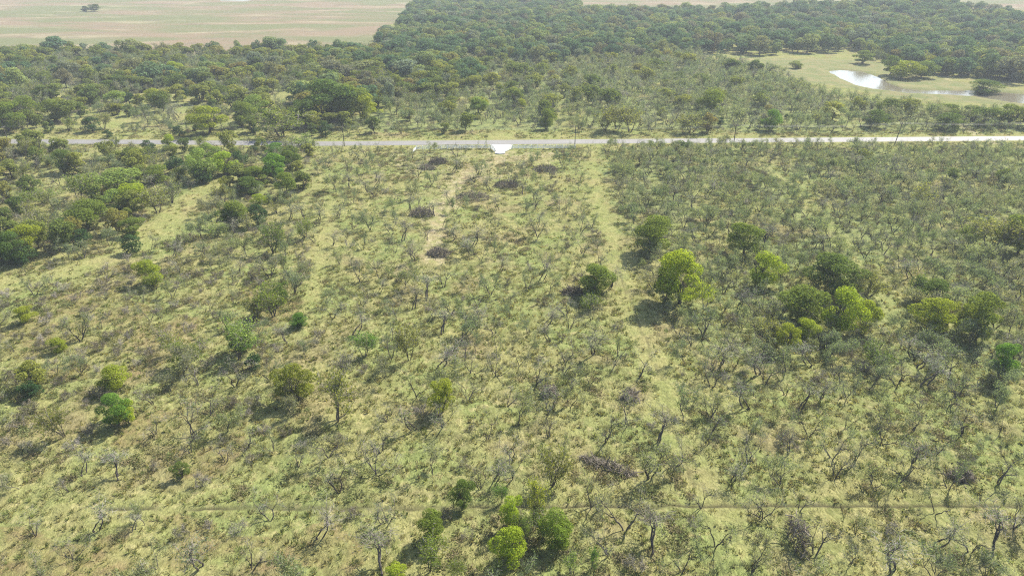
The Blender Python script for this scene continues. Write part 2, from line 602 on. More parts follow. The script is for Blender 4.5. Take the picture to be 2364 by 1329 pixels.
xp = spaced([(0, .6), (92, 1.2), (236, 3.0), (460, 6.0)])
XS = np.concatenate([-xp[:0:-1], xp])
yf = spaced([(56, .55), (165, .95), (325, 2.0), (525, 4.6), (1250, 9.0)])
yb = -spaced([(0, 6.0), (56, 8.0)])[:0:-1]
yb = np.concatenate([yb, np.linspace(0, 56, 10, endpoint=False)])
YS = np.concatenate([yb, yf])
GX, GY = np.meshgrid(XS, YS)
gx, gy = GX.ravel(), GY.ravel()
gz = macro(gx, gy)
dr = gy - road_y(gx)
lane = np.zeros_like(gx)
near = (gy > 40) & (gy < 420) & (np.abs(gx) < 330)
wob = (fbm(gx[near], gy[near], 6.0, 21, 3) - .5) * 3.2
for pts, hw in LANES:
    lane[near] = np.maximum(lane[near], 1 - sm(hw * .45, hw * 1.35, seg_dist(gx[near], gy[near], pts) + wob))
verge = (1 - sm(7.5, 12.5, np.abs(dr))) * (gy > 100)
lane = np.maximum(lane, verge * .9)
soil = np.zeros_like(gx)
soil[near] = np.maximum(soil[near], (1 - sm(1.6, 4.6, seg_dist(gx[near], gy[near], TRACK) + wob * .8)))
soil[near] = np.maximum(soil[near], .75 * in_poly(gx[near] + wob, gy[near] + wob, BARE) * sm(.3, .62, fbm(gx[near], gy[near], 9, 40, 3)))
for pts in PALE:
    soil = np.maximum(soil, (1 - sm(1.5, 3.5, seg_dist(gx, gy, pts))))
far_m = gy > 380
field = np.zeros_like(gx)
fw = (fbm(gx[far_m], gy[far_m], 30, 50, 2) - .5) * 12
field[far_m] = in_poly(gx[far_m] + fw, gy[far_m] + fw, FIELD)
field = np.maximum(field, ((gy > 930) & (gx > 60)).astype(float))
bank = np.zeros_like(gx)
bm = (gy > 330) & (gy < 620) & (gx > 100)
bank[bm] = in_poly(gx[bm] + (fbm(gx[bm], gy[bm], 12, 9, 2) - .5) * 9, gy[bm], BANK)
for c in CLEAR:
    lane = np.maximum(lane, in_poly(gx + (fbm(gx, gy, 8, 33, 2) - .5) * 7, gy, c) * .85)
trail = np.zeros_like(gx)
tw = np.zeros_like(gx)
tw[near] = (fbm(gx[near], gy[near], 5, 71, 2) - .5) * 1.2
for ti, pts in enumerate(TRAILS):
    trail[near] = np.maximum(trail[near], (.5, .35, 1.0)[ti] * (1 - sm(.1, .46, seg_dist(gx[near] + tw[near], gy[near] + tw[near] * .5, pts))))
trail *= sm(.12, .32, np.where(near, vnoise(gx, gy, 5, 77), 0)) * .9
# tussocks
amp = (1 - sm(300, 420, gy)) * sm(40, 60, gy) * (1 - sm(235, 300, np.abs(gx))) * (1 - .6 * lane) * sm(4.6, 7.0, np.abs(dr))
tus = (vnoise(gx, gy, 1.5, 1) ** 2) * .34 + (vnoise(gx, gy, 3.8, 2) - .5) * .16 + (vnoise(gx, gy, .95, 6) - .5) * .1
ra, rb = gx * .83 + gy * .56, -gx * .56 + gy * .83
tus = tus + (vnoise(ra + 2.5 * vnoise(gx, gy, 9, 12), rb * 2.6, 2.6, 13) ** 2) * .26
tus = tus - .12
gz = gz + tus * amp - trail * .28
gz = np.where(np.abs(dr) < 6.2, np.minimum(gz, -.06), gz)
dxg = np.abs(gx - GATE_X)
gz = np.where((dxg < 7) & (dr < 0) & (dr > -17), np.minimum(gz, -.07), gz)

nx, ny = len(XS), len(YS)
me = bpy.data.meshes.new('ground')
me.vertices.add(nx * ny)
me.vertices.foreach_set('co', np.stack([gx, gy, gz], 1).astype(np.float32).ravel())
ii = (np.arange(ny - 1)[:, None] * nx + np.arange(nx - 1)[None, :]).ravel()
quads = np.stack([ii, ii + 1, ii + 1 + nx, ii + nx], 1).astype(np.int32)
me.loops.add(quads.size)
me.loops.foreach_set('vertex_index', quads.ravel())
me.polygons.add(len(quads))
me.polygons.foreach_set('loop_start', np.arange(0, quads.size, 4, dtype=np.int32))
me.polygons.foreach_set('use_smooth', np.ones(len(quads), bool))
me.update(calc_edges=True)
lush = np.zeros_like(gx)
LUSH = W([(1400, 345), (2500, 340), (2500, 880), (1700, 860), (1500, 660)])
WEEDY = [W(p) for p in ([(250, 940), (470, 930), (600, 1010), (520, 1100), (340, 1110), (200, 1050)], [(0, 1210), (420, 1230), (820, 1210), (860, 1330), (0, 1330)], [(0, 690), (280, 660), (420, 760), (300, 880), (0, 860)], [(540, 680), (700, 640), (720, 740), (600, 800)])]
lw = (fbm(gx[near], gy[near], 14, 15, 3) - .5) * 26
lush[near] = in_poly(gx[near] + lw, gy[near] + lw * .6, LUSH) * sm(.3, .6, fbm(gx[near], gy[near], 12, 16, 3))
mid = (gy > 300) & (gy < 620) & (np.abs(gx) < 520)
lm = (fbm(gx[mid], gy[mid], 16, 25, 3) - .5) * 20
for c in (ZONES_MID):
    lush[mid] = np.maximum(lush[mid], in_poly(gx[mid] + lm, gy[mid] + lm * .6, W(c)) * sm(.25, .5, fbm(gx[mid], gy[mid], 14, 26, 3)))
weedy = np.zeros_like(gx)
for c in WEEDY:
    weedy[near] = np.maximum(weedy[near], in_poly(gx[near] + lw * .5, gy[near] + lw * .4, c) * sm(.35, .6, fbm(gx[near], gy[near], 7, 18, 3)))
for nm, arr in (('lush', lush), ('weedy', weedy), ('lane', lane), ('soil', soil), ('field', field), ('bank', bank), ('trail', trail)):
    a = me.attributes.new(nm, 'FLOAT', 'POINT')
    a.data.foreach_set('value', arr.astype(np.float32))


def ground_material():
    m, n, l = new_mat('pasture')
    geo = N(n, 'ShaderNodeNewGeometry')

    def noise(sc, det=3, rough=.55, dim='3D', vec=None, dist=0):
        t = N(n, 'ShaderNodeTexNoise')
        t.inputs['Scale'].default_value = sc
        t.inputs['Detail'].default_value = det
        t.inputs['Roughness'].default_value = rough
        t.inputs['Distortion'].default_value = dist
        l.new(vec or geo.outputs['Position'], t.inputs['Vector'])
        return t.outputs['Fac']

    def stretch(sx, sy, rot=0):
        mp = N(n, 'ShaderNodeMapping')
        mp.inputs['Scale'].default_value = (sx, sy, 1)
        mp.inputs['Rotation'].default_value = (0, 0, rot)
        l.new(geo.outputs['Position'], mp.inputs['Vector'])
        return mp.outputs[0]

    def rng_(v, a, b, lo=0., hi=1.):
        r = N(n, 'ShaderNodeMapRange')
        r.interpolation_type = 'SMOOTHSTEP'
        for i, q in ((1, a), (2, b), (3, lo), (4, hi)):
            r.inputs[i].default_value = q
        l.new(v, r.inputs[0])
        return r.outputs[0]

    def attr(nm):
        return N(n, 'ShaderNodeAttribute', attribute_name=nm).outputs['Fac']

    def mix(f, a, b, mode='MIX'):
        x = N(n, 'ShaderNodeMix', data_type='RGBA', blend_type=mode)
        for sock, v in (('Factor', f), ('A', a), ('B', b)):
            if isinstance(v, (int, float)):
                x.inputs[sock].default_value = v
            elif isinstance(v, tuple):
                x.inputs[sock].default_value = (*v, 1)
            else:
                l.new(v, x.inputs[sock])
        return x.outputs['Result']

    def mth(op, a, b):
        x = N(n, 'ShaderNodeMath', operation=op)
        for i, v in enumerate((a, b)):
            if isinstance(v, (int, float)):
                x.inputs[i].default_value = v
            else:
                l.new(v, x.inputs[i])
        return x.outputs[0]

    straw, pale, green, olive, brown = (.2, .192, .082), (.245, .225, .108), (.155, .182, .066), (.142, .152, .058), (.172, .145, .078)
    c = mix(rng_(noise(.045, 4), .38, .62), straw, green)
    c = mix(rng_(noise(.16, 4, .6), .47, .66), c, olive)
    c = mix(mth('MULTIPLY', rng_(noise(.075, 3, .5, vec=stretch(1, 1, .4)), .5, .68), .8), c, brown)
    c = mix(rng_(noise(.5, 4, .6), .5, .72), c, pale)
    c = mix(mth('MULTIPLY', attr('lush'), .8), c, mix(rng_(noise(.3, 4, .6), .35, .65), (.12, .155, .062), (.185, .205, .088)))
    c = mix(mth('MULTIPLY', attr('weedy'), .7), c, mix(rng_(noise(.5, 4, .6), .35, .65), (.17, .125, .07), (.16, .15, .06)))
    # mown lanes, clearings and verges
    lanec = mix(rng_(noise(.12, 4, .6), .38, .62), (.232, .217, .096), (.178, .196, .072))
    c = mix(mth('MULTIPLY', attr('lane'), rng_(noise(.3, 4, .6), .3, .6, .2, .75)), c, lanec)
    # bare soil
    soilc = mix(rng_(noise(.5, 4, .6), .35, .65), (.27, .21, .135), (.32, .275, .195))
    c = mix(mth('MULTIPLY', attr('soil'), rng_(noise(.35, 4, .6), .35, .65, .05, .75)), c, soilc)
    # grass seen at a distance, stem to stem
    fine = noise(2.2, 4, .7, vec=stretch(1, .55, .5), dist=.6)
    c = mix(rng_(fine, .3, .7, 0, 1), mix(1., c, (.66, .66, .58), 'MULTIPLY'), mix(1., c, (1.22, 1.2, 1.12), 'MULTIPLY'))
    # open fields far off: bands of pink grass, green and pale straw
    fv = stretch(.5, 1, .12)
    f1 = noise(.011, 5, .6, vec=fv, dist=.4)
    fc = mix(rng_(f1, .42, .58), (.125, .132, .065), (.178, .138, .09))
    fc = mix(mth('MULTIPLY', rng_(noise(.022, 5, .62, vec=fv, dist=.3), .52, .7), .75), fc, (.24, .21, .13))
    fc = mix(mth('MULTIPLY', rng_(noise(.05, 4, .6, vec=fv), .55, .68), .6), fc, (.135, .115, .085))
    c = mix(attr('field'), c, fc)
    bc = mix(rng_(noise(.12, 4, .6), .35, .65), (.18, .165, .08), (.13, .145, .06))
    c = mix(attr('bank'), c, bc)
    c = mix(attr('trail'), c, (.05, .045, .025))
    # mud below the water line
    sx = N(n, 'ShaderNodeSeparateXYZ')
    l.new(geo.outputs['Position'], sx.inputs[0])
    c = mix(rng_(sx.outputs['Z'], -.62, -.42, 1, 0), c, (.12, .095, .06))
    b = N(n, 'ShaderNodeBump')
    b.inputs['Strength'].default_value = .7
    b.inputs['Distance'].default_value = .35
    l.new(mth('ADD', fine, mth('MULTIPLY', noise(.9, 3, .6), .9)), b.inputs['Height'])
    d, o = N(n, 'ShaderNodeBsdfDiffuse'), N(n, 'ShaderNodeOutputMaterial')
    l.new(c, d.inputs['Color'])
    l.new(b.outputs[0], d.inputs['Normal'])
    l.new(d.outputs[0], o.inputs['Surface'])
    return m


me.materials.append(ground_material())
ground = bpy.data.objects.new('ground', me)
COL.objects.link(ground)
ground['kind'] = 'structure'


# ----------------------------------------------------------------- small helpers for objects
def link(name, mesh, parent=None):
    o = bpy.data.objects.new(name, mesh)
    COL.objects.link(o)
    if parent is not None:
        o.parent = parent
    return o


def thing(name, label, cat, loc, rz=0.0, group=None):
    o = bpy.data.objects.new(name, None)
    o.empty_display_size = .5
    COL.objects.link(o)
    o.location = loc
    o.rotation_euler = (0, 0, rz)
    o['label'], o['category'] = label, cat
    if group:
        o['group'] = group
    return o


def structure(name, mesh, kind='structure'):
    o = link(name, mesh)
    o['kind'] = kind
    return o


# ----------------------------------------------------------------- road, driveway, water
def road_mat():
    m, n, l = new_mat('chip_seal')
    geo, mp = N(n, 'ShaderNodeNewGeometry'), N(n, 'ShaderNodeMapping')
    l.new(geo.outputs['Position'], mp.inputs['Vector'])
    mp.inputs['Scale'].default_value = (.02, .9, 1)
    a, b = N(n, 'ShaderNodeTexNoise'), N(n, 'ShaderNodeTexNoise')
    a.inputs['Scale'].default_value = 1.0
    a.inputs['Detail'].default_value = 4
    l.new(mp.outputs[0], a.inputs['Vector'])
    b.inputs['Scale'].default_value = .12
    b.inputs['Detail'].default_value = 5
    l.new(geo.outputs['Position'], b.inputs['Vector'])
    ad = N(n, 'ShaderNodeMath', operation='ADD')
    l.new(a.outputs['Fac'], ad.inputs[0])
    l.new(b.outputs['Fac'], ad.inputs[1])
    r = ramp(n, [(.3, (.13, .122, .106)), (.7, (.18, .17, .15))])
    hf = N(n, 'ShaderNodeMath', operation='MULTIPLY')
    hf.inputs[1].default_value = .5
    l.new(ad.outputs[0], hf.inputs[0])
    l.new(hf.outputs[0], r.inputs[0])
    p, o = N(n, 'ShaderNodeBsdfPrincipled'), N(n, 'ShaderNodeOutputMaterial')
    p.inputs['Roughness'].default_value = .7
    l.new(r.outputs[0], p.inputs['Base Color'])
    l.new(p.outputs[0], o.inputs['Surface'])
    return m


M['road'] = road_mat()
M['slab'] = plain_mat('pale_concrete', (.4, .39, .365), .8, .2, .5)
M['white'] = plain_mat('white_paint', (.8, .8, .78), .5, .04, 2)
M['pole'] = bark_mat('pole_wood', (.05, .042, .035), (.1, .085, .07))
M['metal'] = plain_mat('grey_metal', (.35, .36, .37), .45, .05, 3)
M['wire'] = plain_mat('dark_wire', (.1, .1, .1), .5, 0, 1)


def ribbon(pts, hw, top, thick, mat, name):
    g = Geo()
    vs, n = [], len(pts)
    for i, (x, y) in enumerate(pts):
        x0, y0 = pts[max(i - 1, 0)]
        x1, y1 = pts[min(i + 1, n - 1)]
        tx, ty = x1 - x0, y1 - y0
        q = math.hypot(tx, ty)
        nx_, ny_ = -ty / q, tx / q
        for s, z in ((-hw - .5, top - thick), (-hw, top), (hw, top), (hw + .5, top - thick)):
            vs.append((x + nx_ * s, y + ny_ * s, z))
    fs = []
    for i in range(n - 1):
        for j in range(3):
            fs.append((i * 4 + j, (i + 1) * 4 + j, (i + 1) * 4 + j + 1, i * 4 + j + 1))
    g.add(vs, [f[::-1] for f in fs])
    return structure(name, g.mesh(name, mat))


fine_road = []
for (a, b) in zip(ROAD[:-1], ROAD[1:]):
    for t in np.linspace(0, 1, 12, endpoint=False):
        fine_road.append((a[0] * (1 - t) + b[0] * t, a[1] * (1 - t) + b[1] * t))
fine_road.append(ROAD[-1])
ribbon(fine_road, 3.3, .07, .16, M['road'], 'road')

gyr = float(road_y(GATE_X))
g = Geo()
y1 = gyr - 4.3
prof = [(-4.2, y1), (4.3, y1), (3.2, y1 - 3), (2.3, y1 - 7), (1.9, y1 - 10.5), (1.6, y1 - 13.6), (-.4, y1 - 14.4), (-2.4, y1 - 13.5), (-2.1, y1 - 10.5), (-2.4, y1 - 7), (-3.3, y1 - 3)]
top = [(GATE_X + x, y, .06) for x, y in prof]
bot = [(GATE_X + x * 1.02, y, -.2) for x, y in prof]
k = len(prof)
g.add(top + bot, [tuple(range(k))[::-1]] + [(i, (i + 1) % k, k + (i + 1) % k, k + i) for i in range(k)])
structure('driveway', g.mesh('driveway', M['slab']))


def water_mat():
    m, n, l = new_mat('pond_water')
    p, o = N(n, 'ShaderNodeBsdfPrincipled'), N(n, 'ShaderNodeOutputMaterial')
    p.inputs['Base Color'].default_value = (.13, .115, .075, 1)
    p.inputs['Roughness'].default_value = .1
    p.inputs['IOR'].default_value = 1.33
    geo, no, b = N(n, 'ShaderNodeNewGeometry'), N(n, 'ShaderNodeTexNoise'), N(n, 'ShaderNodeBump')
    no.inputs['Scale'].default_value = .9
    no.inputs['Detail'].default_value = 4
    l.new(geo.outputs['Position'], no.inputs['Vector'])
    b.inputs['Strength'].default_value = .35
    b.inputs['Distance'].default_value = .12
    l.new(no.outputs['Fac'], b.inputs['Height'])
    l.new(b.outputs[0], p.inputs['Normal'])
    l.new(p.outputs[0], o.inputs['Surface'])
    return m


M['water'] = water_mat()
for P in (POND1, POND2):
    g = Geo()
    cx, cy = sum(p[0] for p in P) / len(P), sum(p[1] for p in P) / len(P)
    gr = []
    for i, (x, y) in enumerate(P):
        x0, y0 = P[i - 1]
        x1, y1_ = P[(i + 1) % len(P)]
        tx, ty = x1 - x0, y1_ - y0
        q = math.hypot(tx, ty)
        gr.append((x, y, -.45))
    # widen a little so that the sheet runs under the bank
    area = sum(P[i - 1][0] * P[i][1] - P[i][0] * P[i - 1][1] for i in range(len(P)))
    s_ = 1 if area > 0 else -1
    out = []
    for i, (x, y) in enumerate(P):
        x0, y0 = P[i - 1]
        x1, y1_ = P[(i + 1) % len(P)]
        tx, ty = x1 - x0, y1_ - y0
        q = math.hypot(tx, ty)
        out.append((x + s_ * ty / q * 2.2, y - s_ * tx / q * 2.2, -.45))
    f = tuple(range(len(out)))
    g.add(out, [f if s_ > 0 else f[::-1]])
    structure('pond', g.mesh('pond', M['water']))

# ----------------------------------------------------------------- fences at the entrance
def rail_fence(label, pts, n_rail, h, posts=None, group=None, name='rail_fence'):
    x0, y0 = pts[0]
    x1, y1_ = pts[-1]
    L = math.hypot(x1 - x0, y1_ - y0)
    rz = math.atan2(y1_ - y0, x1 - x0)
    t = thing(name, label, 'fence', (x0, y0, -.05), rz, group)
    n = max(1, int(round(L / 2.6)))
    gp = Geo()
    gp.box((0, 0, h / 2 + .05), (.16, .16, h + .3))
    pm = gp.mesh('post', M['white'])
    for i in range(n + 1):
        o = link('post', pm, t)
        o.location = (L * i / n, 0, 0)
    gr = Geo()
    gr.box((L / 2, -.11, 0), (L, .07, .22))
    rm = gr.mesh('rail', M['white'])
    for j in range(n_rail):
        o = link('rail', rm, t)
        o.location = (0, 0, h * (j + .75) / n_rail)
    return t


fy = gyr - 6.0
fl0 = at(962, 344)
rail_fence('long white rail fence along the verge left of the white driveway', [(fl0[0], gyr - 11.6), (GATE_X - 4.3, gyr - 10.6)], 3, 1.4)
fr1 = at(1327, 340)
rail_fence('white rail fence along the verge between the white driveway and a pole', [(GATE_X + 4.7, gyr - 10.4), (fr1[0], gyr - 10.0)], 3, 1.4)
rail_fence('short white slanting entrance panel on the left side of the driveway', [(GATE_X - 4.1, gyr - 10.7), (GATE_X - 2.5, gyr - 15.6)], 4, 1.5, name='entrance_panel')
rail_fence('short white slanting entrance panel on the right side of the driveway', [(GATE_X + 2.0, gyr - 15.2), (GATE_X + 4.5, gyr - 10.5)], 4, 1.5, name='entrance_panel')
rail_fence('short white panel set across the far left end of the rail fence', [(fl0[0] - .9, gyr - 16.0), (fl0[0] - .2, gyr - 11.8)], 2, 1.1, name='end_panel')

# ----------------------------------------------------------------- utility poles and wires
POLES = [(22, 338, 296, 0, 'wooden utility pole at the left end of the road'), (795, 337, 293, 0, 'wooden utility pole beside the road, left of the white driveway'),
         (1327, 338, 290, 0, 'tall dark utility pole at the right end of the white rail fence'), (1693, 337, 287, .0, 'dark utility pole beside the road next to dense mesquite'),
         (2065, 334, 281, .12, 'leaning dark utility pole farthest right along the road')]
FARP = [(123, 128, 106, 'thin pole at the edge of the far field, leftmost'), (393, 122, 103, 'thin pole with a white top at the edge of the far field'), (655, 131, 112, 'thin pole at the field edge near the dark woodland')]
pole_tops = []
for px, b, t_, lean, lab in POLES:
    x, y = at(px, b)
    H = max(8.8, tall(b, t_))
    t = thing('utility_pole', lab, 'utility pole', (x, y, zat(x, y) - .1), 0, 'utility poles along the road')
    t.rotation_euler = (0, lean, 0)
    g = Geo()
    g.tube([(0, 0, -.4), (0, 0, H * .5), (0, 0, H)], [.19, .16, .12], 8)
    link('shaft', g.mesh('shaft', M['pole']), t)
    g = Geo()
    g.box((0, -.16, H - .55), (.12, 2.2, .14))
    arm = link('crossarm', g.mesh('crossarm', M['pole']), t)
    for s in (-.95, .5, .95):
        g = Geo()
        g.tube([(0, s - .16, H - .48), (0, s - .16, H - .28)], [.06, .04], 6)
        link('insulator', g.mesh('insulator', M['metal']), arm)
    pole_tops.append((x + math.sin(lean) * H, y, zat(x, y) + H * math.cos(lean)))
for px, b, t_, lab in FARP:
    x, y = at(px, b)
    H = tall(b, t_)
    t = thing('utility_pole', lab, 'utility pole', (x, y, zat(x, y) - .1), 0, 'thin poles along the far field')
    g = Geo()
    g.tube([(0, 0, -.4), (0, 0, H)], [.16, .11], 6)
    link('shaft', g.mesh('shaft', M['pole']), t)
    g = Geo()
    g.box((0, -.14, H - .3), (1.5, .12, .12))
    link('crossarm', g.mesh('crossarm', M['white'] if px == 393 else M['pole']), t)
last = pole_tops[-1]
pole_tops.append((last[0] + 80, last[1] + 6, last[2]))
names = ['between the left end pole and the next pole', 'over the white driveway between two poles', 'between the driveway pole and the next pole right',
         'between the two right roadside poles', 'running off right from the leaning pole']
for i in range(len(pole_tops) - 1):
    a, b = pole_tops[i], pole_tops[i + 1]
    for s, w in ((-.95, 'nearer'), (.95, 'farther')):
        pts = []
        for u in np.linspace(0, 1, 13):
            sag = 1.1 * 4 * u * (1 - u)
            pts.append((a[0] + (b[0] - a[0]) * u, a[1] + (b[1] - a[1]) * u + s - .16, a[2] + (b[2] - a[2]) * u - .28 - sag))
        g = Geo()
        g.tube(pts, [.018] * 13, 3)
        o = link('power_line', g.mesh('power_line', M['wire']))
        o['label'], o['category'], o['group'] = f'thin sagging wire {names[i]}, {w} one', 'wire', 'wires between the roadside poles'

# ----------------------------------------------------------------- brush piles
PILES = [  # px, py(base), width px, height m, along?, label
    (972, 500, 56, 2.2, 0, 'dark rounded brush pile standing alone beside bare trees in the clearing'),
    (1090, 462, 80, 1.9, 0, 'long dark brush pile behind the clearing, right of the dirt track'),
    (1170, 432, 60, 1.8, 0, 'dark brush pile under bare trees below the white driveway'),
    (1010, 378, 44, 2.0, 0, 'dark brush pile nearest the white rail fence'),
    (985, 390, 40, 1.4, 0, 'grey flat brush heap just left of the pile by the fence'),
    (1012, 592, 58, 1.6, 0, 'grey brush pile with green weeds behind it in the centre clearing'),
    (1260, 396, 60, 1.7, 0, 'dark brush heap among trees right of the white driveway'),
    (1270, 915, 36, 2.0, 0, 'upright grey brush tangle around a thin tree trunk'),
    (1455, 925, 44, 1.8, 0, 'grey brush pile beside the worn lane, under bare trees'),
    (1843, 1255, 34, 3.2, 1, 'tall narrow heap of pale and dark dead branches near the bottom'),
    (2225, 1112, 62, 1.2, 0, 'low dark heap of dead branches in grass at the right'),
    (1325, 680, 50, 1.6, 0, 'brown brush heap left of the olive tree by the worn lane'),
    ]


def brush_pile(x, y, wx, wy, H, label, seed, rz=0.0):
    rng = np.random.default_rng(seed)
    t = thing('brush_pile', label, 'brush pile', (x, y, zat(x, y)), rz, 'brush piles of dead branches')

    def stick(L, r):
        a, rr = rng.uniform(0, 2 * PI), math.sqrt(rng.random())
        cx, cy = math.cos(a) * rr * wx / 2, math.sin(a) * rr * wy / 2
        top_ = H * (1 - rr ** 2) ** .6 * (.75 + .5 * math.sin(3 * a + seed) ** 2)
        z = top_ * rng.uniform(.25, 1.05) + .05
        d = rng.normal(size=3) * np.array([1, 1, .6])
        d /= np.linalg.norm(d)
        pts = [np.array([cx, cy, z]) + d * L * u + rng.normal(size=3) * .05 * L for u in (-.5, -.15, .2, .5)]
        for p in pts:
            p[2] = max(p[2], .03)
        return pts, [r, r * .9, r * .7, r * .35]
    area = wx * wy
    for i in range(int(min(44, 14 + area * .8))):
        g = Geo()
        p, r = stick(rng.uniform(1.6, 3.4), rng.uniform(.06, .11))
        g.tube(p, r, 5)
        link('branch', g.mesh('branch', M['dead']), t)
    g = Geo()
    for i in range(int(min(420, 70 + area * 9))):
        p, r = stick(rng.uniform(.8, 2.2), rng.uniform(.022, .055))
        g.tube(p, r, 3)
    o = link('twigs', g.mesh('twigs', M['dead']), t)
    o['kind'] = 'stuff'
    return t


for i, (px, py, w, H, al, lab) in enumerate(PILES):
    x, y = at(px, py)
    wm = wide(px, py, w)
    brush_pile(x, y + wm * .25, wm, wm * (3.0 if al else .7), H * 1.1, lab, 900 + i)
# the long windrow by the lower lane
x0, y0 = at(1338, 1058)
x1, y1_ = at(1472, 1100)
L = math.hypot(x1 - x0, y1_ - y0)
brush_pile((x0 + x1) / 2, (y0 + y1_) / 2, L * 1.05, 1.9, 1.2, 'long low windrow of grey dead branches near the bottom centre', 990, math.atan2(y1_ - y0, x1 - x0))

# ----------------------------------------------------------------- landmarks for the wording of labels
LM = [  # px, py, phrase
    (972, 490, 'the round brush pile in the clearing'), (1090, 460, 'the long brush pile beyond the clearing'), (1012, 585, 'the grey brush pile with weeds behind'),
    (1161, 340, 'the white driveway'), (1010, 375, 'the brush pile nearest the fence'), (1400, 1080, 'the long branch windrow'), (1843, 1250, 'the tall pale branch heap'),
    (2225, 1110, 'the low dark branch heap'), (1270, 912, 'the upright brush tangle'), (1455, 920, 'the brush pile beside the lane'), (1570, 700, 'the big bright tree with dark base'),
    (1755, 650, 'the bright rounded tree among mesquite'), (1935, 765, 'the bright tree with olive neighbours'), (1920, 680, 'the broad olive tree'), (2165, 765, 'the bright pair of trees'),
    (2305, 870, 'the small dark-trunked green tree'), (686, 920, 'the round olive tree'), (775, 970, 'the brownish open tree'), (1022, 950, 'the slim bright olive tree'),
    (272, 980, 'the dark green tree at lower left'), (550, 825, 'the feathery green tree at centre left'), (348, 660, 'the bright olive tree in the left pasture'), (307, 580, 'the egg-shaped evergreen by the left lane'),
    (192, 565, 'the round evergreen by the left lane'), (72, 915, 'the small dark bush at the left edge'), (1185, 1290, 'the bright green tree cluster at bottom'), (1070, 1170, 'the dark olive tree above the cow path'),
    (525, 400, 'the bright yellow tree below the road'), (285, 460, 'the broad bright trees at left'), (640, 420, 'the dark green clump below the road'), (550, 495, 'the lone clump by the left lane'),
    (2330, 570, 'the olive clump at the right edge'), (1378, 670, 'the olive tree beside the lane'), (1327, 335, 'the pole by the fence end'), (1693, 335, 'the fourth roadside pole'),
    (2065, 333, 'the leaning pole'), (795, 335, 'the pole left of the driveway'), (765, 260, 'the huge round dark tree'), (480, 300, 'the yellow tree beyond the road'), (655, 310, 'the open-limbed tree beyond the road'),
    (1410, 295, 'the brown thicket beyond the road'), (1780, 295, 'the green tree beyond the road'), (1990, 190, 'the silvery pond'), (215, 300, 'the evergreen beyond the road'),
    (60, 290, 'the tree group at the left end beyond the road'), (900, 200, 'the yellow-green grove'), (1645, 280, 'the tall green tree in the scrub'), (400, 950, 'the reddish weeds at lower left'),
    (1700, 1170, 'the cow path crossing'), (330, 1180, 'the left end of the cow path'), (2100, 1180, 'the right end of the cow path'), (740, 560, 'the pale strip left of centre'), (1965, 580, 'the pale opening among mesquite'),
      (890, 95, "the wood's left edge"), (1330, 24, 'the notch of field behind the wood'), (2080, 22, 'the wooded hill crest'), (1700, 137, 'the pale track below the wood'),
      (1305, 250, 'the grassy gap in the scrub'), (2300, 60, 'the right end of the wooded skyline'), (1560, 60, 'the far wood'), (2200, 120, 'the trees beyond the pond')]
USED = {}


def place_words(px, py, avoid=None, k=0):
    best = sorted(range(len(LM)), key=lambda i: math.hypot(LM[i][0] - px, (LM[i][1] - py) * 1.5))
    best = [i for i in best if math.hypot(LM[i][0] - px, (LM[i][1] - py) * 1.5) > 9][k]
    lx, ly, ph = LM[best]
    dx, dy = px - lx, (py - ly) * 1.5
    near_ = math.hypot(dx, dy) < 55
    ang = math.degrees(math.atan2(-dy, dx)) % 360
    rel = ['right of', 'behind and right of', 'behind', 'behind and left of', 'left of', 'in front and left of', 'in front of', 'in front and right of'][int((ang + 22.5) // 45) % 8]
    return ('close ' if near_ else '') + rel + ' ' + ph


def unique_label(make):
    """make(k) gives wordings from best to last resort; the first unused one is taken"""
    lab = None
    for k in range(4):
        lab = make(k)
        w = lab.split()
        if len(w) > 16:
            continue
        if lab not in USED:
            break
    USED[lab] = USED.get(lab, 0) + 1
    return lab


KIND = {  # object name, category, group
    'mesquite': ('mesquite_tree', 'mesquite tree', 'thin mesquite trees scattered over the pasture'),
    'leafy': ('leafy_tree', 'leafy tree', 'leafy trees growing among the scrub'),
    'hero': ('leafy_tree', 'leafy tree', 'leafy trees growing among the scrub'),
    'sparse': ('leafy_tree', 'leafy tree', 'leafy trees growing among the scrub'),
    'evergreen': ('evergreen_tree', 'evergreen tree', 'dark evergreen trees among the scrub'),
    'bush': ('bare_bush', 'bush', 'grey twiggy bushes in the grass'),
    'woodland': ('woodland_tree', 'woodland tree', 'trees of the woodland beyond the road'),
}


def plant(kind, x, y, h, w, rz, var, label, color=None, tilt=(0, 0)):
    sp = SP[kind]
    nm, cat, grp = KIND[kind]
    t = thing(nm, label, cat, (x, y, zat(x, y) - .03), rz, grp)
    t.rotation_euler = (tilt[0], tilt[1], rz)
    h0, w0 = sp.dim[var % len(sp.parts)]
    s = w / w0
    t.scale = (s, s, h / h0)
    trunk = None
    for pn, me_ in sp.parts[var % len(sp.parts)]:
        o = link(pn, me_, trunk if pn == 'twigs' and trunk is not None else t)
        if pn == 'trunk':
            trunk = o
        if color is not None and pn == 'crown':
            o.color = (*color, 1)
    return t


OCC = []          # taken spots (x, y, radius)
YEL, BRI, OLI, DOL, BRN, GRN, PAL = (1.35, 1.38, .8), (1.45, 1.58, .75), (.85, .97, .9), (.6, .76, .85), (1.0, .95, 1.25), (.66, 1.05, .85), (1.1, 1.3, 1.6)
COLW = {YEL: 'yellow-green', BRI: 'bright green', OLI: 'olive', DOL: 'dark olive', BRN: 'brownish', GRN: 'mid-green', PAL: 'pale green'}
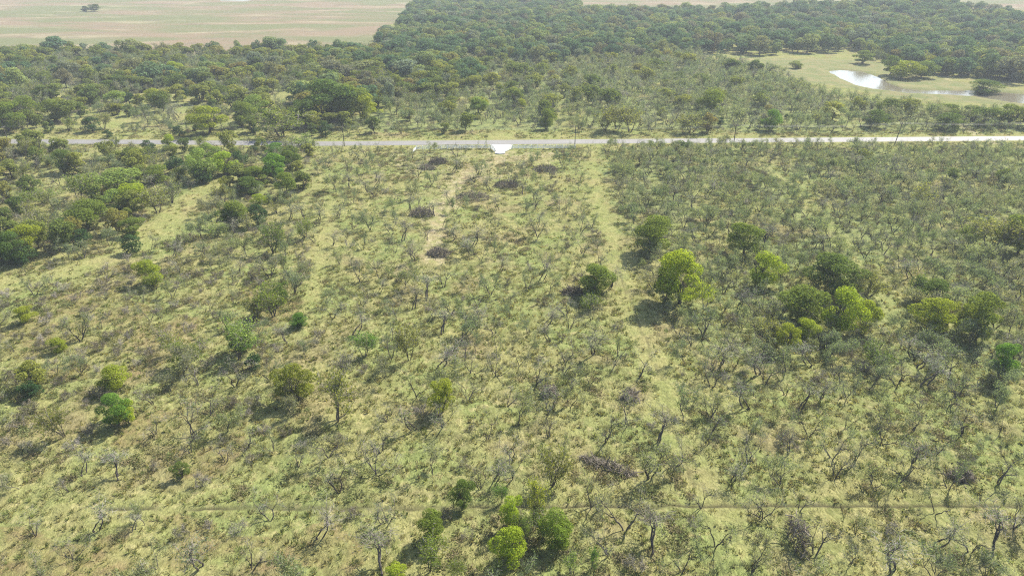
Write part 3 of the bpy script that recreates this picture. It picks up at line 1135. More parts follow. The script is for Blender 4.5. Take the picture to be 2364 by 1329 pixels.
# px, foot row, top row, width px, kind, colour, label (None: worded from its look and place)
HERO = [
    (1572, 706, 583, 112, 'hero', BRI, 'tallest bright yellow-green tree right of the worn lane, dark around its foot'), (1528, 705, 640, 62, 'hero', DOL, None), (1626, 715, 650, 58, 'sparse', BRI, None),
    (1755, 662, 582, 70, 'hero', BRI, 'bright rounded tree standing alone among grey mesquite right of the tallest bright tree'), (1510, 585, 497, 76, 'hero', OLI, None), (1712, 590, 515, 74, 'hero', OLI, None),
    (1918, 678, 593, 108, 'hero', DOL, 'broad dome-shaped dark olive tree behind the bright pair'), (1992, 702, 628, 70, 'sparse', BRN, None), (1848, 752, 665, 92, 'hero', OLI, None),
    (1935, 768, 665, 84, 'hero', BRI, 'bright yellow-green tree in front of the broad olive dome, dark below'), (1985, 768, 695, 56, 'hero', YEL, None), (1808, 812, 747, 58, 'hero', YEL, None),
    (1857, 790, 738, 48, 'hero', BRI, None), (1765, 805, 738, 80, 'sparse', BRN, None), (2160, 768, 693, 88, 'hero', YEL, 'bright low-domed tree, left of the touching pair at right'),
    (2252, 785, 682, 78, 'hero', OLI, None), (2215, 765, 700, 46, 'hero', YEL, None), (2108, 690, 630, 52, 'sparse', DOL, None), (2304, 875, 792, 56, 'hero', GRN, 'narrow green tree at the right edge with a dark foot'),
    (2022, 850, 795, 72, 'sparse', DOL, None), (2145, 702, 648, 70, 'hero', DOL, None), (2290, 590, 505, 110, 'sparse', BRN, None), (2345, 585, 500, 84, 'hero', OLI, None), (2240, 570, 520, 60, 'sparse', OLI, None),
    (1378, 680, 612, 72, 'hero', OLI, 'dull olive round tree just left of the worn lane'), (1360, 712, 676, 50, 'sparse', OLI, None), (1024, 955, 880, 52, 'hero', YEL, 'slim bright olive tree casting a dark shadow at lower centre'),
    (686, 925, 842, 86, 'hero', (1.0, 1.0, .8), 'round olive tree with leaning shadow left of the brownish open tree'), (778, 976, 862, 98, 'sparse', BRN, 'open brownish tree with a long shadow across the grass'),
    (270, 900, 845, 60, 'hero', YEL, None), (272, 985, 912, 70, 'hero', GRN, 'dense dark green tree with bright top at lower left'), (300, 978, 925, 46, 'hero', BRI, None), (348, 660, 602, 50, 'hero', YEL, None),
    (360, 672, 630, 40, 'sparse', BRI, None), (550, 830, 742, 92, 'sparse', PAL, None), (562, 815, 760, 56, 'hero', GRN, None), (432, 842, 782, 90, 'sparse', OLI, None), (630, 735, 655, 70, 'sparse', OLI, None),
    (648, 700, 652, 40, 'hero', DOL, None), (590, 745, 690, 60, 'sparse', BRN, None), (694, 757, 722, 36, 'hero', GRN, None), (137, 815, 782, 34, 'hero', YEL, None), (60, 747, 708, 40, 'hero', YEL, None),
    (842, 828, 772, 58, 'sparse', GRN, None), (945, 832, 745, 56, 'sparse', BRN, None), (150, 1010, 935, 90, 'sparse', BRN, None), (420, 1105, 1066, 40, 'hero', DOL, None), (1070, 1176, 1108, 60, 'hero', DOL, 'dark olive egg-shaped tree standing on the cow path'),
    (1180, 1222, 1142, 52, 'hero', (1.5, 1.7, .9), 'bright lime narrow tree right of the dark olive tree at the bottom'), (1275, 1122, 1030, 76, 'sparse', BRN, 'fan-shaped brownish tree with upright branches at the bottom centre'),
    (1240, 1190, 1102, 62, 'sparse', YEL, None), (1285, 1268, 1182, 76, 'hero', (.85, 1.05, .8), None), (1186, 1305, 1222, 88, 'hero', BRI, 'broad bright green tree at the bottom, before the lime one'),
    (1000, 1250, 1182, 66, 'hero', OLI, None), (992, 1318, 1235, 84, 'sparse', OLI, None), (912, 1352, 1308, 64, 'hero', BRI, None), (1250, 1245, 1180, 70, 'sparse', DOL, None), (1365, 1315, 1262, 36, 'sparse', GRN, None),
    (1155, 1165, 1120, 40, 'sparse', GRN, None), (1218, 1268, 1185, 60, 'sparse', DOL, None), (1232, 1215, 1150, 46, 'sparse', BRN, None), (1150, 1332, 1285, 60, 'sparse', OLI, None), (1320, 1332, 1285, 60, 'sparse', PAL, None), (1060, 1335, 1290, 50, 'sparse', OLI, None),
    # left band
    (35, 612, 536, 70, 'hero', (.5, .68, .8), None), (68, 592, 520, 54, 'hero', YEL, None), (205, 530, 462, 92, 'hero', OLI, None), (285, 455, 388, 84, 'hero', PAL, 'broadest bright tree of the left band, towards the road'),
    (312, 485, 425, 66, 'hero', BRI, None), (365, 492, 430, 62, 'sparse', BRN, None), (185, 470, 402, 66, 'sparse', OLI, None), (268, 492, 438, 52, 'hero', PAL, None), (366, 425, 380, 52, 'hero', OLI, None),
    (468, 422, 345, 58, 'hero', PAL, None), (485, 385, 330, 46, 'hero', PAL, None), (524, 408, 350, 52, 'hero', (1.5, 1.75, 1.0), 'brightest lime tree just below the road at left'), (150, 402, 346, 46, 'hero', DOL, None),
    (308, 545, 502, 46, 'hero', OLI, None), (316, 395, 362, 40, 'hero', YEL, None), (112, 385, 355, 40, 'sparse', OLI, None), (60, 485, 440, 60, 'sparse', OLI, None), (100, 470, 435, 56, 'sparse', PAL, None), (225, 430, 395, 50, 'sparse', PAL, None),
    (200, 500, 455, 60, 'sparse', BRN, None), (395, 347, 308, 28, 'hero', BRI, 'small bright tree standing in front of the road at left'), (460, 345, 315, 40, 'sparse', OLI, None), (700, 345, 312, 66, 'sparse', PAL, None),
    (640, 360, 330, 50, 'hero', GRN, None), (600, 435, 385, 62, 'hero', OLI, None), (640, 420, 355, 66, 'hero', GRN, 'dark green tall clump in the band below the road'), (665, 400, 350, 50, 'hero', DOL, None), (575, 450, 410, 52, 'hero', DOL, None),
    (655, 460, 400, 52, 'hero', OLI, None), (600, 480, 448, 36, 'hero', BRI, None), (545, 520, 462, 60, 'hero', OLI, None), (535, 525, 480, 46, 'hero', DOL, None), (632, 585, 512, 56, 'sparse', DOL, None), (705, 552, 502, 42, 'sparse', OLI, None),
    (515, 470, 428, 50, 'sparse', BRN, None), (500, 545, 512, 44, 'sparse', PAL, None),
    # beyond the road
    (745, 285, 185, 120, 'hero', (.55, .75, .9), 'huge round dark green tree beyond the road, largest of all'), (800, 278, 195, 80, 'hero', OLI, None), (710, 295, 230, 60, 'hero', DOL, None), (850, 280, 215, 70, 'hero', YEL, None),
    (480, 312, 245, 72, 'hero', YEL, 'yellow-topped round tree beyond the road at left'), (650, 318, 250, 112, 'sparse', OLI, 'wide open-limbed tree with a visible trunk beyond the road'), (25, 308, 236, 66, 'hero', OLI, None), (72, 288, 222, 70, 'hero', OLI, None),
    (128, 283, 230, 44, 'hero', OLI, None), (158, 305, 272, 40, 'sparse', OLI, None), (240, 300, 260, 40, 'sparse', BRN, None), (595, 280, 220, 56, 'hero', PAL, None), (560, 295, 235, 50, 'hero', OLI, None), (270, 255, 210, 40, 'hero', PAL, None),
    (360, 250, 205, 40, 'hero', YEL, None), (210, 240, 205, 42, 'hero', OLI, None), (165, 245, 205, 36, 'sparse', BRN, None), (255, 222, 184, 36, 'hero', DOL, None), (400, 180, 142, 40, 'hero', BRI, None), (440, 200, 160, 60, 'hero', OLI, None), (500, 180, 145, 44, 'hero', PAL, None),
    (1395, 305, 243, 66, 'sparse', BRN, 'left half of the brownish bare thicket beyond the road'), (1455, 306, 243, 70, 'sparse', BRN, 'right half of the brownish bare thicket beyond the road'), (1425, 300, 245, 60, 'sparse', BRN, None), (1595, 308, 262, 70, 'sparse', BRN, None),
    (1780, 303, 252, 42, 'hero', GRN, 'small green tree with dark foot beyond the road, right of centre'), (1642, 272, 207, 60, 'hero', OLI, None), (1098, 275, 225, 44, 'hero', PAL, None), (1262, 300, 250, 34, 'hero', OLI, None), (1200, 260, 228, 26, 'hero', YEL, None),
    (2085, 184, 140, 66, 'hero', YEL, 'yellow-green round tree standing behind the silvery pond'), (2052, 176, 128, 44, 'hero', DOL, None), (2130, 182, 140, 50, 'hero', (.8, .95, 1.3), None), (2265, 216, 178, 64, 'hero', DOL, 'dark round tree leaning over the right end of the pond'),
    (1838, 160, 140, 28, 'hero', OLI, None), (1990, 150, 116, 44, 'hero', OLI, None), (2190, 272, 240, 60, 'hero', OLI, None), (2240, 276, 243, 60, 'hero', DOL, None), (2320, 290, 240, 66, 'hero', OLI, None), (2280, 292, 250, 60, 'hero', DOL, None), (2020, 295, 252, 50, 'hero', DOL, None),
    (1570, 350, 326, 34, 'hero', DOL, None), (2190, 300, 262, 60, 'hero', DOL, None),
    # far field
    (198, 30, 14, 16, 'hero', (.35, .45, .5), 'left one of two dark trees alone in the far field'), (220, 30, 10, 24, 'hero', (.4, .48, .55), 'right one of two dark trees alone in the far field'),
]
EVER = [(192, 572, 530, 42, 'round dark evergreen on the pale grass, left of the egg-shaped one'), (307, 584, 540, 40, 'egg-shaped dark evergreen throwing a clear shadow on pale grass'), (150, 549, 505, 46, None), (60, 608, 570, 50, None), (18, 600, 545, 52, None), (342, 348, 322, 26, 'small pointed evergreen at the road edge at left'),
        (410, 402, 360, 40, None), (553, 388, 350, 36, None), (596, 522, 470, 38, None), (632, 400, 355, 40, None), (215, 306, 268, 36, 'dark pointed evergreen standing beyond the road at left'), (415, 317, 290, 26, None), (300, 245, 212, 26, None), (72, 920, 882, 44, 'small dark dense evergreen bush at the left edge'),
        (696, 755, 726, 26, None), (585, 418, 385, 40, None), (350, 360, 335, 24, None), (752, 318, 282, 26, None), (110, 165, 148, 22, None), (585, 355, 335, 24, None), (468, 425, 385, 40, None), (590, 855, 815, 34, None), (1575, 352, 330, 26, None), (250, 322, 300, 20, None)]
MESQ = [(1267, 952, 885), (1398, 1019, 947), (1447, 979, 915), (1521, 1024, 955), (1553, 1082, 1015), (1579, 977, 905), (1184, 1102, 1033), (1144, 1109, 1050), (1108, 1128, 1075), (1364, 1173, 1100), (1378, 1179, 1115), (1442, 1224, 1136),
        (1506, 1272, 1190), (1403, 1282, 1215), (881, 1319, 1240), (898, 1204, 1140), (882, 1207, 1160), (956, 994, 935), (1125, 1014, 955), (870, 1096, 1020), (1645, 997, 930), (1726, 1069, 990), (1690, 1112, 1060), (1820, 1053, 985), (1865, 1014, 950),
        (1847, 950, 890), (1975, 1062, 1000), (1926, 1106, 1040), (2072, 1116, 1035), (2035, 1025, 960), (2221, 1004, 940), (2305, 1116, 1010), (2161, 1052, 1000), (1845, 1180, 1135), (1882, 1282, 1205), (1963, 1302, 1250), (2058, 1322, 1230), (2163, 1261, 1195),
        (2238, 1275, 1215), (2292, 1278, 1172), (1618, 1170, 1115), (1574, 1319, 1245), (2190, 943, 890), (81, 1052, 1015), (195, 1096, 1045), (159, 1135, 1100), (338, 1212, 1165), (310, 1228, 1190), (223, 1226, 1170), (81, 1238, 1190), (464, 1312, 1230), (364, 1312, 1255),
        (738, 1243, 1180), (521, 1067, 1020), (448, 1008, 930), (782, 1136, 1060), (170, 1290, 1240), (832, 652, 600), (946, 628, 595), (1051, 553, 510), (1095, 565, 518), (987, 555, 525), (1020, 526, 485), (931, 557, 510), (954, 586, 545), (1110, 602, 562), (1156, 624, 585),
        (1149, 484, 445), (1308, 494, 450), (1240, 523, 490), (986, 690, 635), (956, 714, 660), (1025, 663, 610), (1102, 704, 655), (1411, 662, 610), (1372, 765, 735), (1145, 866, 810), (1098, 816, 770), (1075, 829, 785), (1267, 785, 745), (1220, 806, 765), (1369, 816, 760), (1477, 870, 810),
        (1301, 860, 810), (1416, 846, 800), (1362, 887, 840), (902, 829, 775), (1315, 758, 712), (1535, 508, 465), (1113, 349, 321), (1054, 361, 325), (1065, 385, 352), (1005, 415, 380), (965, 406, 365), (909, 365, 335), (1039, 464, 432), (1075, 462, 420), (1237, 471, 440), (1363, 361, 330),
        (1003, 498, 465), (970, 478, 440), (945, 487, 450), (1180, 425, 385), (1130, 440, 400)]

# ----------------------------------------------------------------- trees of their own, where the photograph shows them
R = random.Random(5)


def first_free(cands):
    ok = [c for c in cands if 4 <= len(c.split()) <= 16]
    for c in ok:
        if c not in USED:
            USED[c] = 1
            return c
    USED[ok[0]] += 1
    return ok[0]


def word_plant(what, adjs, px, py):
    p = [place_words(px, py, k=k) for k in range(4)]
    a = [x for x in adjs if x]
    c = []
    for q in p:
        c.append(' '.join([a[0], what, q]))
        if len(a) > 1:
            c.append(' '.join([a[0], a[1], what, q]))
            c.append(' '.join([a[1], what, q]))
        if len(a) > 2:
            c.append(' '.join([a[0], a[2], what, q]))
            c.append(' '.join([a[1], a[2], what, q]))
    return first_free(c)


def size_word(h, lo, hi):
    return 'low' if h < lo else ('tall' if h > hi else 'mid-sized')


for kinds, rows in ((None, HERO), ('evergreen', EVER)):
    for i, row in enumerate(rows):
        if kinds is None:
            px, yb, yt, w, kind, colr, lab = row
        else:
            px, yb, yt, w, lab = row
            kind, colr = 'evergreen', (1, 1, 1)
        x, y = at(px, yb - 3)
        h, wm = tall(yb - 3, yt), wide(px, yb, w)
        h = min(h, wm * ((1.75 if yb < 1000 else 2.3) if kind != 'evergreen' else 1.9)) if yb > 330 else h
        if lab is None:
            what = 'evergreen' if kind == 'evergreen' else 'tree'
            adjs = ['dark' if kind == 'evergreen' else COLW.get(colr, 'green'), 'open-branched' if kind == 'sparse' else ('dense' if kind == 'hero' else size_word(h, 4, 6)), size_word(h, 5.5, 8.5)]
            lab = word_plant(what, adjs, px, yb)
        USED[lab] = USED.get(lab, 0) + 1
        plant(kind, x, y, h, wm * (1.2 if yb < 1000 else 1.05), R.uniform(0, 6.28), R.randrange(6), lab, colr if kind != 'evergreen' else None)
        OCC.append((x, y, max(1.2, wm * .36)))

STEMS = [int(np.random.default_rng(100 + i).choice([1, 2, 2, 3, 4])) for i in range(12)]
STEMW = {1: 'single-stemmed', 2: 'two-stemmed', 3: 'three-stemmed', 4: 'many-stemmed'}
LEAFY = [1.0, .75, .3, 1.25, .45, .95, .12, .72, 1.1, .35, .85, .5]
LEAFW = ['leafless' if v < .4 else ('sparse' if v < .85 else 'feathery') for v in LEAFY]


def mesq_thing(x, y, h, w, var, px, py):
    lab = word_plant('mesquite', [LEAFW[var], STEMW[STEMS[var]], size_word(h, 4.9, 6.3)], px, py)
    plant('mesquite', x, y, h, w, R.uniform(0, 6.28), var, lab, None, (R.gauss(0, .05), R.gauss(0, .05)))


n_mesq = 0
for px, yb, yt in MESQ:
    x, y = at(px, yb)
    h = min(8.2, max(3.6, tall(yb, yt) * 1.12))
    mesq_thing(x, y, h, h * R.uniform(.95, 1.25), R.choice([2, 6, 2, 9, 4, 11, 6, 7]), px, yb)
    OCC.append((x, y, 1.6))
    n_mesq += 1

# ----------------------------------------------------------------- everything that grows between them
ZONES = [   # outline in the photo, spacing in metres, share kept, mix
    ([(988, -12), (915, 72), (876, 110), (905, 136), (1050, 148), (1200, 150), (1400, 146), (1600, 126), (1760, 128), (1990, 118), (2120, 130), (2250, 160), (2600, 190),
      (2600, 55), (2364, 57), (2250, 50), (2150, 38), (2000, 37), (1560, 37), (1340, 34), (1330, 8), (1240, -10)], 8.2, 1.0, {'woodland': .86, 'leafy': .14}),
    ([(690, 255), (720, 160), (800, 126), (905, 122), (1060, 148), (1110, 190), (1060, 215), (900, 250), (760, 285)], 6.6, 1.0, {'leafy': .7, 'woodland': .3}),
    ([(-250, 122), (0, 126), (580, 128), (880, 112), (800, 130), (700, 200), (560, 235), (470, 205), (0, 225), (-250, 225)], 4.5, .97, {'mesquite': .52, 'bush': .1, 'leafy': .3, 'evergreen': .03, 'woodland': .05}),
    ([(-250, 225), (0, 225), (470, 205), (560, 235), (700, 260), (725, 312), (-250, 312)], 5.2, .8, {'mesquite': .42, 'bush': .16, 'leafy': .36, 'evergreen': .06}),
    ([(700, 312), (760, 285), (1060, 215), (1110, 190), (1060, 150), (1300, 150), (1325, 308)], 4.6, 1.0, {'mesquite': .68, 'bush': .14, 'leafy': .18}),
    ([(1325, 306), (1300, 150), (1600, 128), (1790, 172), (1870, 212), (1960, 228), (2060, 248), (2300, 275), (2600, 296), (2600, 306)], 4.3, 1.0, {'mesquite': .86, 'bush': .04, 'leafy': .07, 'evergreen': .01, 'woodland': .02}),
    ([(1990, 132), (2110, 160), (2150, 172), (2330, 190), (2600, 208), (2600, 180), (2250, 158), (2120, 128), (1990, 116)], 6.0, .8, {'woodland': .6, 'leafy': .4}),
    # this side of the road
    ([(-250, 640), (-250, 345), (330, 350), (575, 345), (590, 385), (440, 465), (340, 545), (180, 595)], 4.1, .95, {'mesquite': .42, 'bush': .3, 'leafy': .25, 'evergreen': .03}),
    ([(500, 540), (470, 480), (560, 410), (600, 345), (735, 345), (705, 420), (690, 500), (640, 560)], 4.2, .85, {'mesquite': .5, 'bush': .33, 'leafy': .17}),
    ([(-250, 660), (0, 640), (330, 560), (500, 530), (640, 560), (690, 500), (745, 470), (745, 700), (700, 1130), (-250, 1130)], 4.4, .84, {'mesquite': .42, 'bush': .565, 'leafy': .015}),
    ([(735, 345), (1370, 350), (1430, 620), (1540, 1000), (1600, 1120), (700, 1120), (745, 700)], 5.2, .74, {'mesquite': .84, 'bush': .16}),
    ([(1395, 345), (2700, 340), (2700, 900), (1640, 900), (1490, 640)], 3.35, 1.0, {'mesquite': .84, 'bush': .165, 'leafy': .005}),
    ([(1490, 640), (1640, 900), (2700, 900), (2700, 1120), (1660, 1140), (1560, 900)], 4.6, .78, {'mesquite': .88, 'bush': .12}),
    ([(1640, 1190), (2700, 1180), (2700, 1420), (1660, 1420)], 5.8, .7, {'mesquite': .9, 'bush': .1}),
    ([(-250, 1195), (900, 1190), (1640, 1190), (1640, 1420), (-250, 1420)], 5.4, .7, {'mesquite': .62, 'bush': .38}),
]
THIN = W([(880, 345), (1300, 345), (1290, 400), (1150, 430), (1300, 530), (1290, 575), (1150, 660), (900, 640), (930, 520), (880, 420)])
CELL = 4.0
grid = {}


def put(x, y, r):
    grid.setdefault((int(x // CELL), int(y // CELL)), []).append((x, y, r))


def free(x, y, r):
    a, b = int(x // CELL), int(y // CELL)
    for i in range(a - 3, a + 4):
        for j in range(b - 3, b + 4):
            for q in grid.get((i, j), ()):
                if (q[0] - x) ** 2 + (q[1] - y) ** 2 < (r + q[2]) ** 2:
                    return False
    return True


for o in OCC:
    put(*o)
for i, (px, py, w, H, al, lab) in enumerate(PILES):
    x, y = at(px, py)
    put(x, y + 1, wide(px, py, w) * .45)
put((x0 + x1) / 2, (y0 + y1_) / 2, 3.5)
rg = np.random.default_rng(11)
FOUND = {k: [] for k in ('mesquite', 'bush', 'leafy', 'evergreen', 'woodland')}
for zi, (poly, sp_, keep, mix_) in enumerate(ZONES):
    P = W(poly)
    bx, by = [p[0] for p in P], [p[1] for p in P]
    A = (max(bx) - min(bx)) * (max(by) - min(by))
    n = int(A / sp_ ** 2 * 3.2)
    cx, cy = rg.uniform(min(bx), max(bx), n), rg.uniform(min(by), max(by), n)
    ok = in_poly(cx, cy, P)
    ok &= np.abs(cy - road_y(cx)) > 12.0
    ok &= ~((np.abs(cx - GATE_X) < 14) & (np.abs(cy - gyr) < 32))
    cl = fbm(cx, cy, 24, 60 + zi, 2)
    ok &= rg.random(n) < keep * np.where(cl < .42, .55 if keep < .96 else .85, 1.0)
    for pts, hw in LANES:
        ok &= seg_dist(cx, cy, pts) > hw * 1.0
    ok &= seg_dist(cx, cy, TRACK) > 3.4
    for c in CLEAR:
        ok &= ~in_poly(cx, cy, c) | (rg.random(n) < .06)
    ok &= ~in_poly(cx, cy, THIN) | (rg.random(n) < .16)
    if zi != 6:
        ok &= ~in_poly(cx, cy, BANK) | (rg.random(n) < .06)
    ok &= ~in_poly(cx, cy, POND1)
    ok &= ~in_poly(cx, cy, W([(1880, 196), (2060, 212), (2330, 236), (2420, 262), (2060, 258), (1900, 246)])) | (rg.random(n) < .75)
    kk = rg.choice(list(mix_), n, p=np.array(list(mix_.values())) / sum(mix_.values()))
    kn = fbm(cx, cy, 14, 90, 2)
    for x, y, k, g_, v in zip(cx[ok], cy[ok], kk[ok], kn[ok], rg.random(ok.sum())):
        r = sp_ * .5 * (.62 if k == 'bush' else 1)
        if not free(x, y, r * .98):
            continue
        put(x, y, r)
        far = y > 320
        if k == 'woodland' and zi == 5:
            k = 'mesquite'
        if k == 'mesquite':
            h = (5.5 if not far else 7.2) * (.7 + .52 * v)
            w = h * (1.02 + .45 * g_) * (1.0 if not far else 1.12) * (1.1 if zi == 11 else 1)
        elif k == 'bush':
            h = 1.2 + 1.5 * v
            w = h * (1.2 + .6 * g_)
        elif k == 'leafy':
            h = 4.5 + 4.5 * v if not far else (5.0 + 5.5 * v if zi > 1 else 7 + 4 * v)
            w = h * ((.75 if not far else .95) + .4 * g_)
        elif k == 'evergreen':
            h = 3 + 3 * v
            w = h * .75
        else:
            h = 7.0 + 4.5 * v
            w = 8.0 + 12.0 * ((v * 7.3) % 1) ** 1.5
            h = h * (.78 + .035 * w)
        FOUND[k].append((x, y, h, w))

ADJ = {'bush': lambda h, var: [['grey-green', 'bare grey', 'leafy', 'leafless grey', 'half-leafed', 'thin'][var % 6], size_word(h, 1.5, 2.3), 'twiggy'],
       'leafy': lambda h, var: [size_word(h, 6, 8.5), 'rounded' if var < 6 else 'open-branched'],
       'evergreen': lambda h, var: [size_word(h, 4, 5.2) + ' dark', 'dense', 'bushy'],
       'woodland': lambda h, var: [size_word(h, 7.6, 10.2), ['round-crowned', 'uneven', 'lumpy', 'domed'][var % 4], 'full-leafed']}
WHAT = {'bush': 'bush', 'leafy': 'leafy tree', 'evergreen': 'evergreen', 'woodland': 'woodland tree'}
LIMIT = {'mesquite': 300 - n_mesq, 'bush': 280, 'leafy': 300 - len(HERO), 'evergreen': 200, 'woodland': 300}
REST = {}
for k, L_ in FOUND.items():
    if not L_:
        continue
    a = np.array(L_)
    px, py = project(a[:, 0], a[:, 1], 0)
    vis = (px > -10) & (px < 2374) & (py < 1345) & (py > 4)
    size = np.where(vis, a[:, 2] / np.hypot(a[:, 1], CAM_H), 0)
    order = np.argsort(-size)
    things = [i for i in order[:LIMIT[k]] if vis[i]]
    for i in things:
        x, y, h, w = L_[i]
        nv = len(SP[k].parts)
        var = R.randrange(nv)
        if k == 'mesquite':
            if 720 < px[i] < 1430 and R.random() < .5:
                var = R.choice([2, 4, 6, 9])
            mesq_thing(x, y, h, w, var, px[i], py[i])
        else:
            plant(k, x, y, h, w, R.uniform(0, 6.28), var, word_plant(WHAT[k], ADJ[k](h, var), px[i], py[i]))
    ts = set(things)
    REST[k] = [L_[i] for i in range(len(L_)) if i not in ts]


# ----------------------------------------------------------------- the masses: one object each, instanced by geometry nodes
def mass(name, pts, col):
    """pts rows: x, y, z, rz, scale xy, scale z, index"""
    a = np.array(pts, float)
    m = bpy.data.meshes.new(name)
    m.vertices.add(len(a))
    m.vertices.foreach_set('co', a[:, :3].astype(np.float32).ravel())
    q = m.attributes.new('rot', 'FLOAT_VECTOR', 'POINT')
    tl = np.zeros((len(a), 3))
    tl[:, :2] = np.random.default_rng(3).normal(size=(len(a), 2)) * .05
    tl[:, 2] = a[:, 3]
    q.data.foreach_set('vector', tl.astype(np.float32).ravel())
    q = m.attributes.new('siz', 'FLOAT_VECTOR', 'POINT')
    q.data.foreach_set('vector', np.stack([a[:, 4], a[:, 4], a[:, 5]], 1).astype(np.float32).ravel())
    q = m.attributes.new('pick', 'INT', 'POINT')
    q.data.foreach_set('value', a[:, 6].astype(np.int32))
    m.update()
    o = link(name, m)
    o['kind'] = 'stuff'
    ng = bpy.data.node_groups.new(name, 'GeometryNodeTree')
    ng.interface.new_socket('Geometry', in_out='INPUT', socket_type='NodeSocketGeometry')
    ng.interface.new_socket('Geometry', in_out='OUTPUT', socket_type='NodeSocketGeometry')
    n, l = ng.nodes, ng.links
    gi, go = n.new('NodeGroupInput'), n.new('NodeGroupOutput')
    ci = n.new('GeometryNodeCollectionInfo')
    ci.inputs['Collection'].default_value = col
    ci.inputs['Separate Children'].default_value = True
    ci.inputs['Reset Children'].default_value = True
    ip = n.new('GeometryNodeInstanceOnPoints')
    ip.inputs['Pick Instance'].default_value = True

    def named(nm, ty):
        q = n.new('GeometryNodeInputNamedAttribute')
        q.data_type = ty
        q.inputs['Name'].default_value = nm
        return q.outputs['Attribute']
    e2r = n.new('FunctionNodeEulerToRotation')
    l.new(named('rot', 'FLOAT_VECTOR'), e2r.inputs[0])
    l.new(gi.outputs[0], ip.inputs['Points'])
    l.new(ci.outputs[0], ip.inputs['Instance'])
    l.new(named('pick', 'INT'), ip.inputs['Instance Index'])
    l.new(e2r.outputs[0], ip.inputs['Rotation'])
    l.new(named('siz', 'FLOAT_VECTOR'), ip.inputs['Scale'])
    l.new(ip.outputs[0], go.inputs[0])
    md = o.modifiers.new('instances', 'NODES')
    md.node_group = ng
    return o


MASS = {'mesquite': 'mesquite_scrub', 'bush': 'low_scrub', 'leafy': 'leafy_thicket', 'evergreen': 'evergreen_thicket', 'woodland': 'far_woodland'}
for k, L_ in REST.items():
    if len(L_) < 1:
        continue
    a = np.array(L_)
    z = macro(a[:, 0], a[:, 1])
    nv = len(SP[k].parts)
    rr = np.random.default_rng(21)
    pick = rr.integers(0, nv, len(a))
    dm = np.array(SP[k].dim)[pick]
    pts = np.stack([a[:, 0], a[:, 1], z - .03, rr.uniform(0, 6.28, len(a)), a[:, 3] / dm[:, 1], a[:, 2] / dm[:, 0], pick], 1)
    mass(MASS[k], pts, SP[k].col)
    print('mass', k, len(a))

# grass tufts and weeds
M['tuft'] = leaf_mat('grass_blades', [(0, (.2, .19, .08)), (.3, (.255, .235, .11)), (.55, (.175, .195, .068)), (.8, (.135, .165, .054)), (1, (.165, .14, .075))], .45, .4)
M['weed'] = leaf_mat('weeds', [(0, (.13, .155, .055)), (.35, (.16, .18, .07)), (.6, (.19, .16, .085)), (.85, (.2, .17, .09)), (1, (.12, .15, .05))], .25, .4)


def tuft(seed, blades, h, spread_, wdt):
    rng = np.random.default_rng(seed)
    g = Geo()
    for i in range(blades):
        a, r = rng.uniform(0, 6.28), abs(rng.normal()) * .22
        p = np.array([math.cos(a) * r, math.sin(a) * r, -.04])
        b = a + rng.normal() * .5
        q = p + np.array([math.cos(b) * spread_ * rng.uniform(.5, 1.4), math.sin(b) * spread_ * rng.uniform(.5, 1.4), h * rng.uniform(.55, 1.1)])
        s = np.array([-math.sin(b), math.cos(b), 0]) * wdt
        m_ = p * .45 + q * .55 + np.array([0, 0, h * .18])
        v = rng.random()
        g.add([p - s, p + s, m_ + s * .8, m_ - s * .8, q], [(0, 1, 2, 3), (3, 2, 4)], np.full(5, v))
    return g


def weed(seed):
    rng = np.random.default_rng(seed)
    g = Geo()
    n = 90
    c = rng.normal(size=(n, 3)) * np.array([.38, .38, .2])
    c[:, 2] = np.abs(c[:, 2]) + .05
    g.leaves(c, .26, .5, rng, up=.6)
    return g


def src(name, geos, mat):
    c = bpy.data.collections.new('src_' + name)
    for i, g in enumerate(geos):
        c.objects.link(bpy.data.objects.new(f'{name}_{i:02d}', g.mesh(name, mat)))
    return c


tcol = src('tuft', [tuft(i, 15, .5, .34, .055) for i in range(5)], M['tuft'])
wcol = src('weed', [weed(40 + i) for i in range(5)], M['weed'])


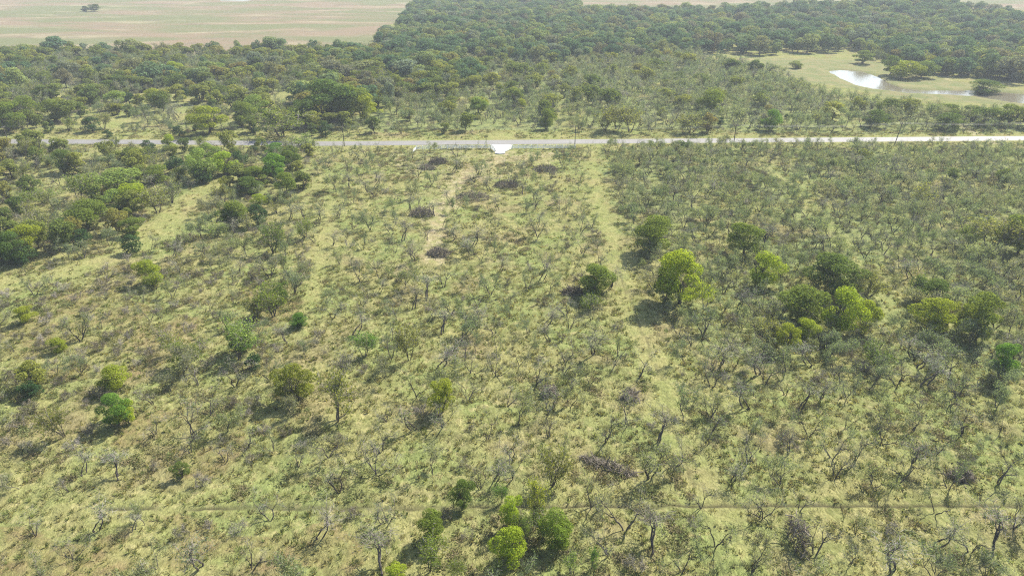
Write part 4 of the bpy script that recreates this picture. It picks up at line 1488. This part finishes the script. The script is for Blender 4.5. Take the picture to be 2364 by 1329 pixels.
def spread_points(n, y0_, y1__, seed):
    rr = np.random.default_rng(seed)
    y = np.sqrt(rr.uniform(y0_ ** 2, y1__ ** 2, n))
    x = rr.uniform(-1, 1, n) * (.74 * (y * CT + CAM_H * ST) * 1.12 + 5)
    ok = np.abs(y - road_y(x)) > 5.5
    ok &= ~((np.abs(x - GATE_X) < 6) & (np.abs(y - gyr) < 18))
    for pts, hw in LANES:
        ok &= (seg_dist(x, y, pts) > hw * .8) | (rr.random(n) < .3)
    ok &= seg_dist(x, y, TRACK) > 2.5
    for pts in TRAILS:
        ok &= seg_dist(x, y, pts) > .7
    return x[ok], y[ok], rr


rows = []
for n, a, b, s in ((28000, 58, 165, .9), (15000, 165, 318, 1.4)):
    x, y, rr = spread_points(n, a, b, 77 + n)
    z = macro(x, y)
    s1 = s * rr.uniform(.6, 1.35, len(x))
    rows.append(np.stack([x, y, z - .02, rr.uniform(0, 6.28, len(x)), s1, s1 * rr.uniform(.7, 1.15, len(x)) / (1 if s < 1.2 else 1.3), rr.integers(0, 5, len(x))], 1))
mass('grass', np.concatenate(rows), tcol)
x, y, rr = spread_points(26000, 58, 318, 5)
kp = (fbm(x, y, 11, 66, 3) > .59)
x, y = x[kp], y[kp]
s1 = rr.uniform(.6, 1.7, len(x))
mass('weeds', np.stack([x, y, macro(x, y), rr.uniform(0, 6.28, len(x)), s1, s1 * .8, rr.integers(0, 5, len(x))], 1), wcol)

# ----------------------------------------------------------------- haze
hm, hn, hl = new_mat('haze_air')
pv, ho = N(hn, 'ShaderNodeVolumePrincipled'), N(hn, 'ShaderNodeOutputMaterial')
pv.inputs['Color'].default_value = (.86, .93, 1.0, 1)
pv.inputs['Density'].default_value = .00017
pv.inputs['Anisotropy'].default_value = .1
hl.new(pv.outputs[0], ho.inputs['Volume'])
g = Geo()
g.box((0, 0, 37.5), (14200, 14200, 83))
hz = structure('haze', g.mesh('haze', hm), 'stuff')
print('labels shared:', sum(1 for v in USED.values() if v > 1), 'of', len(USED))
print({k: len(v) for k, v in FOUND.items()})
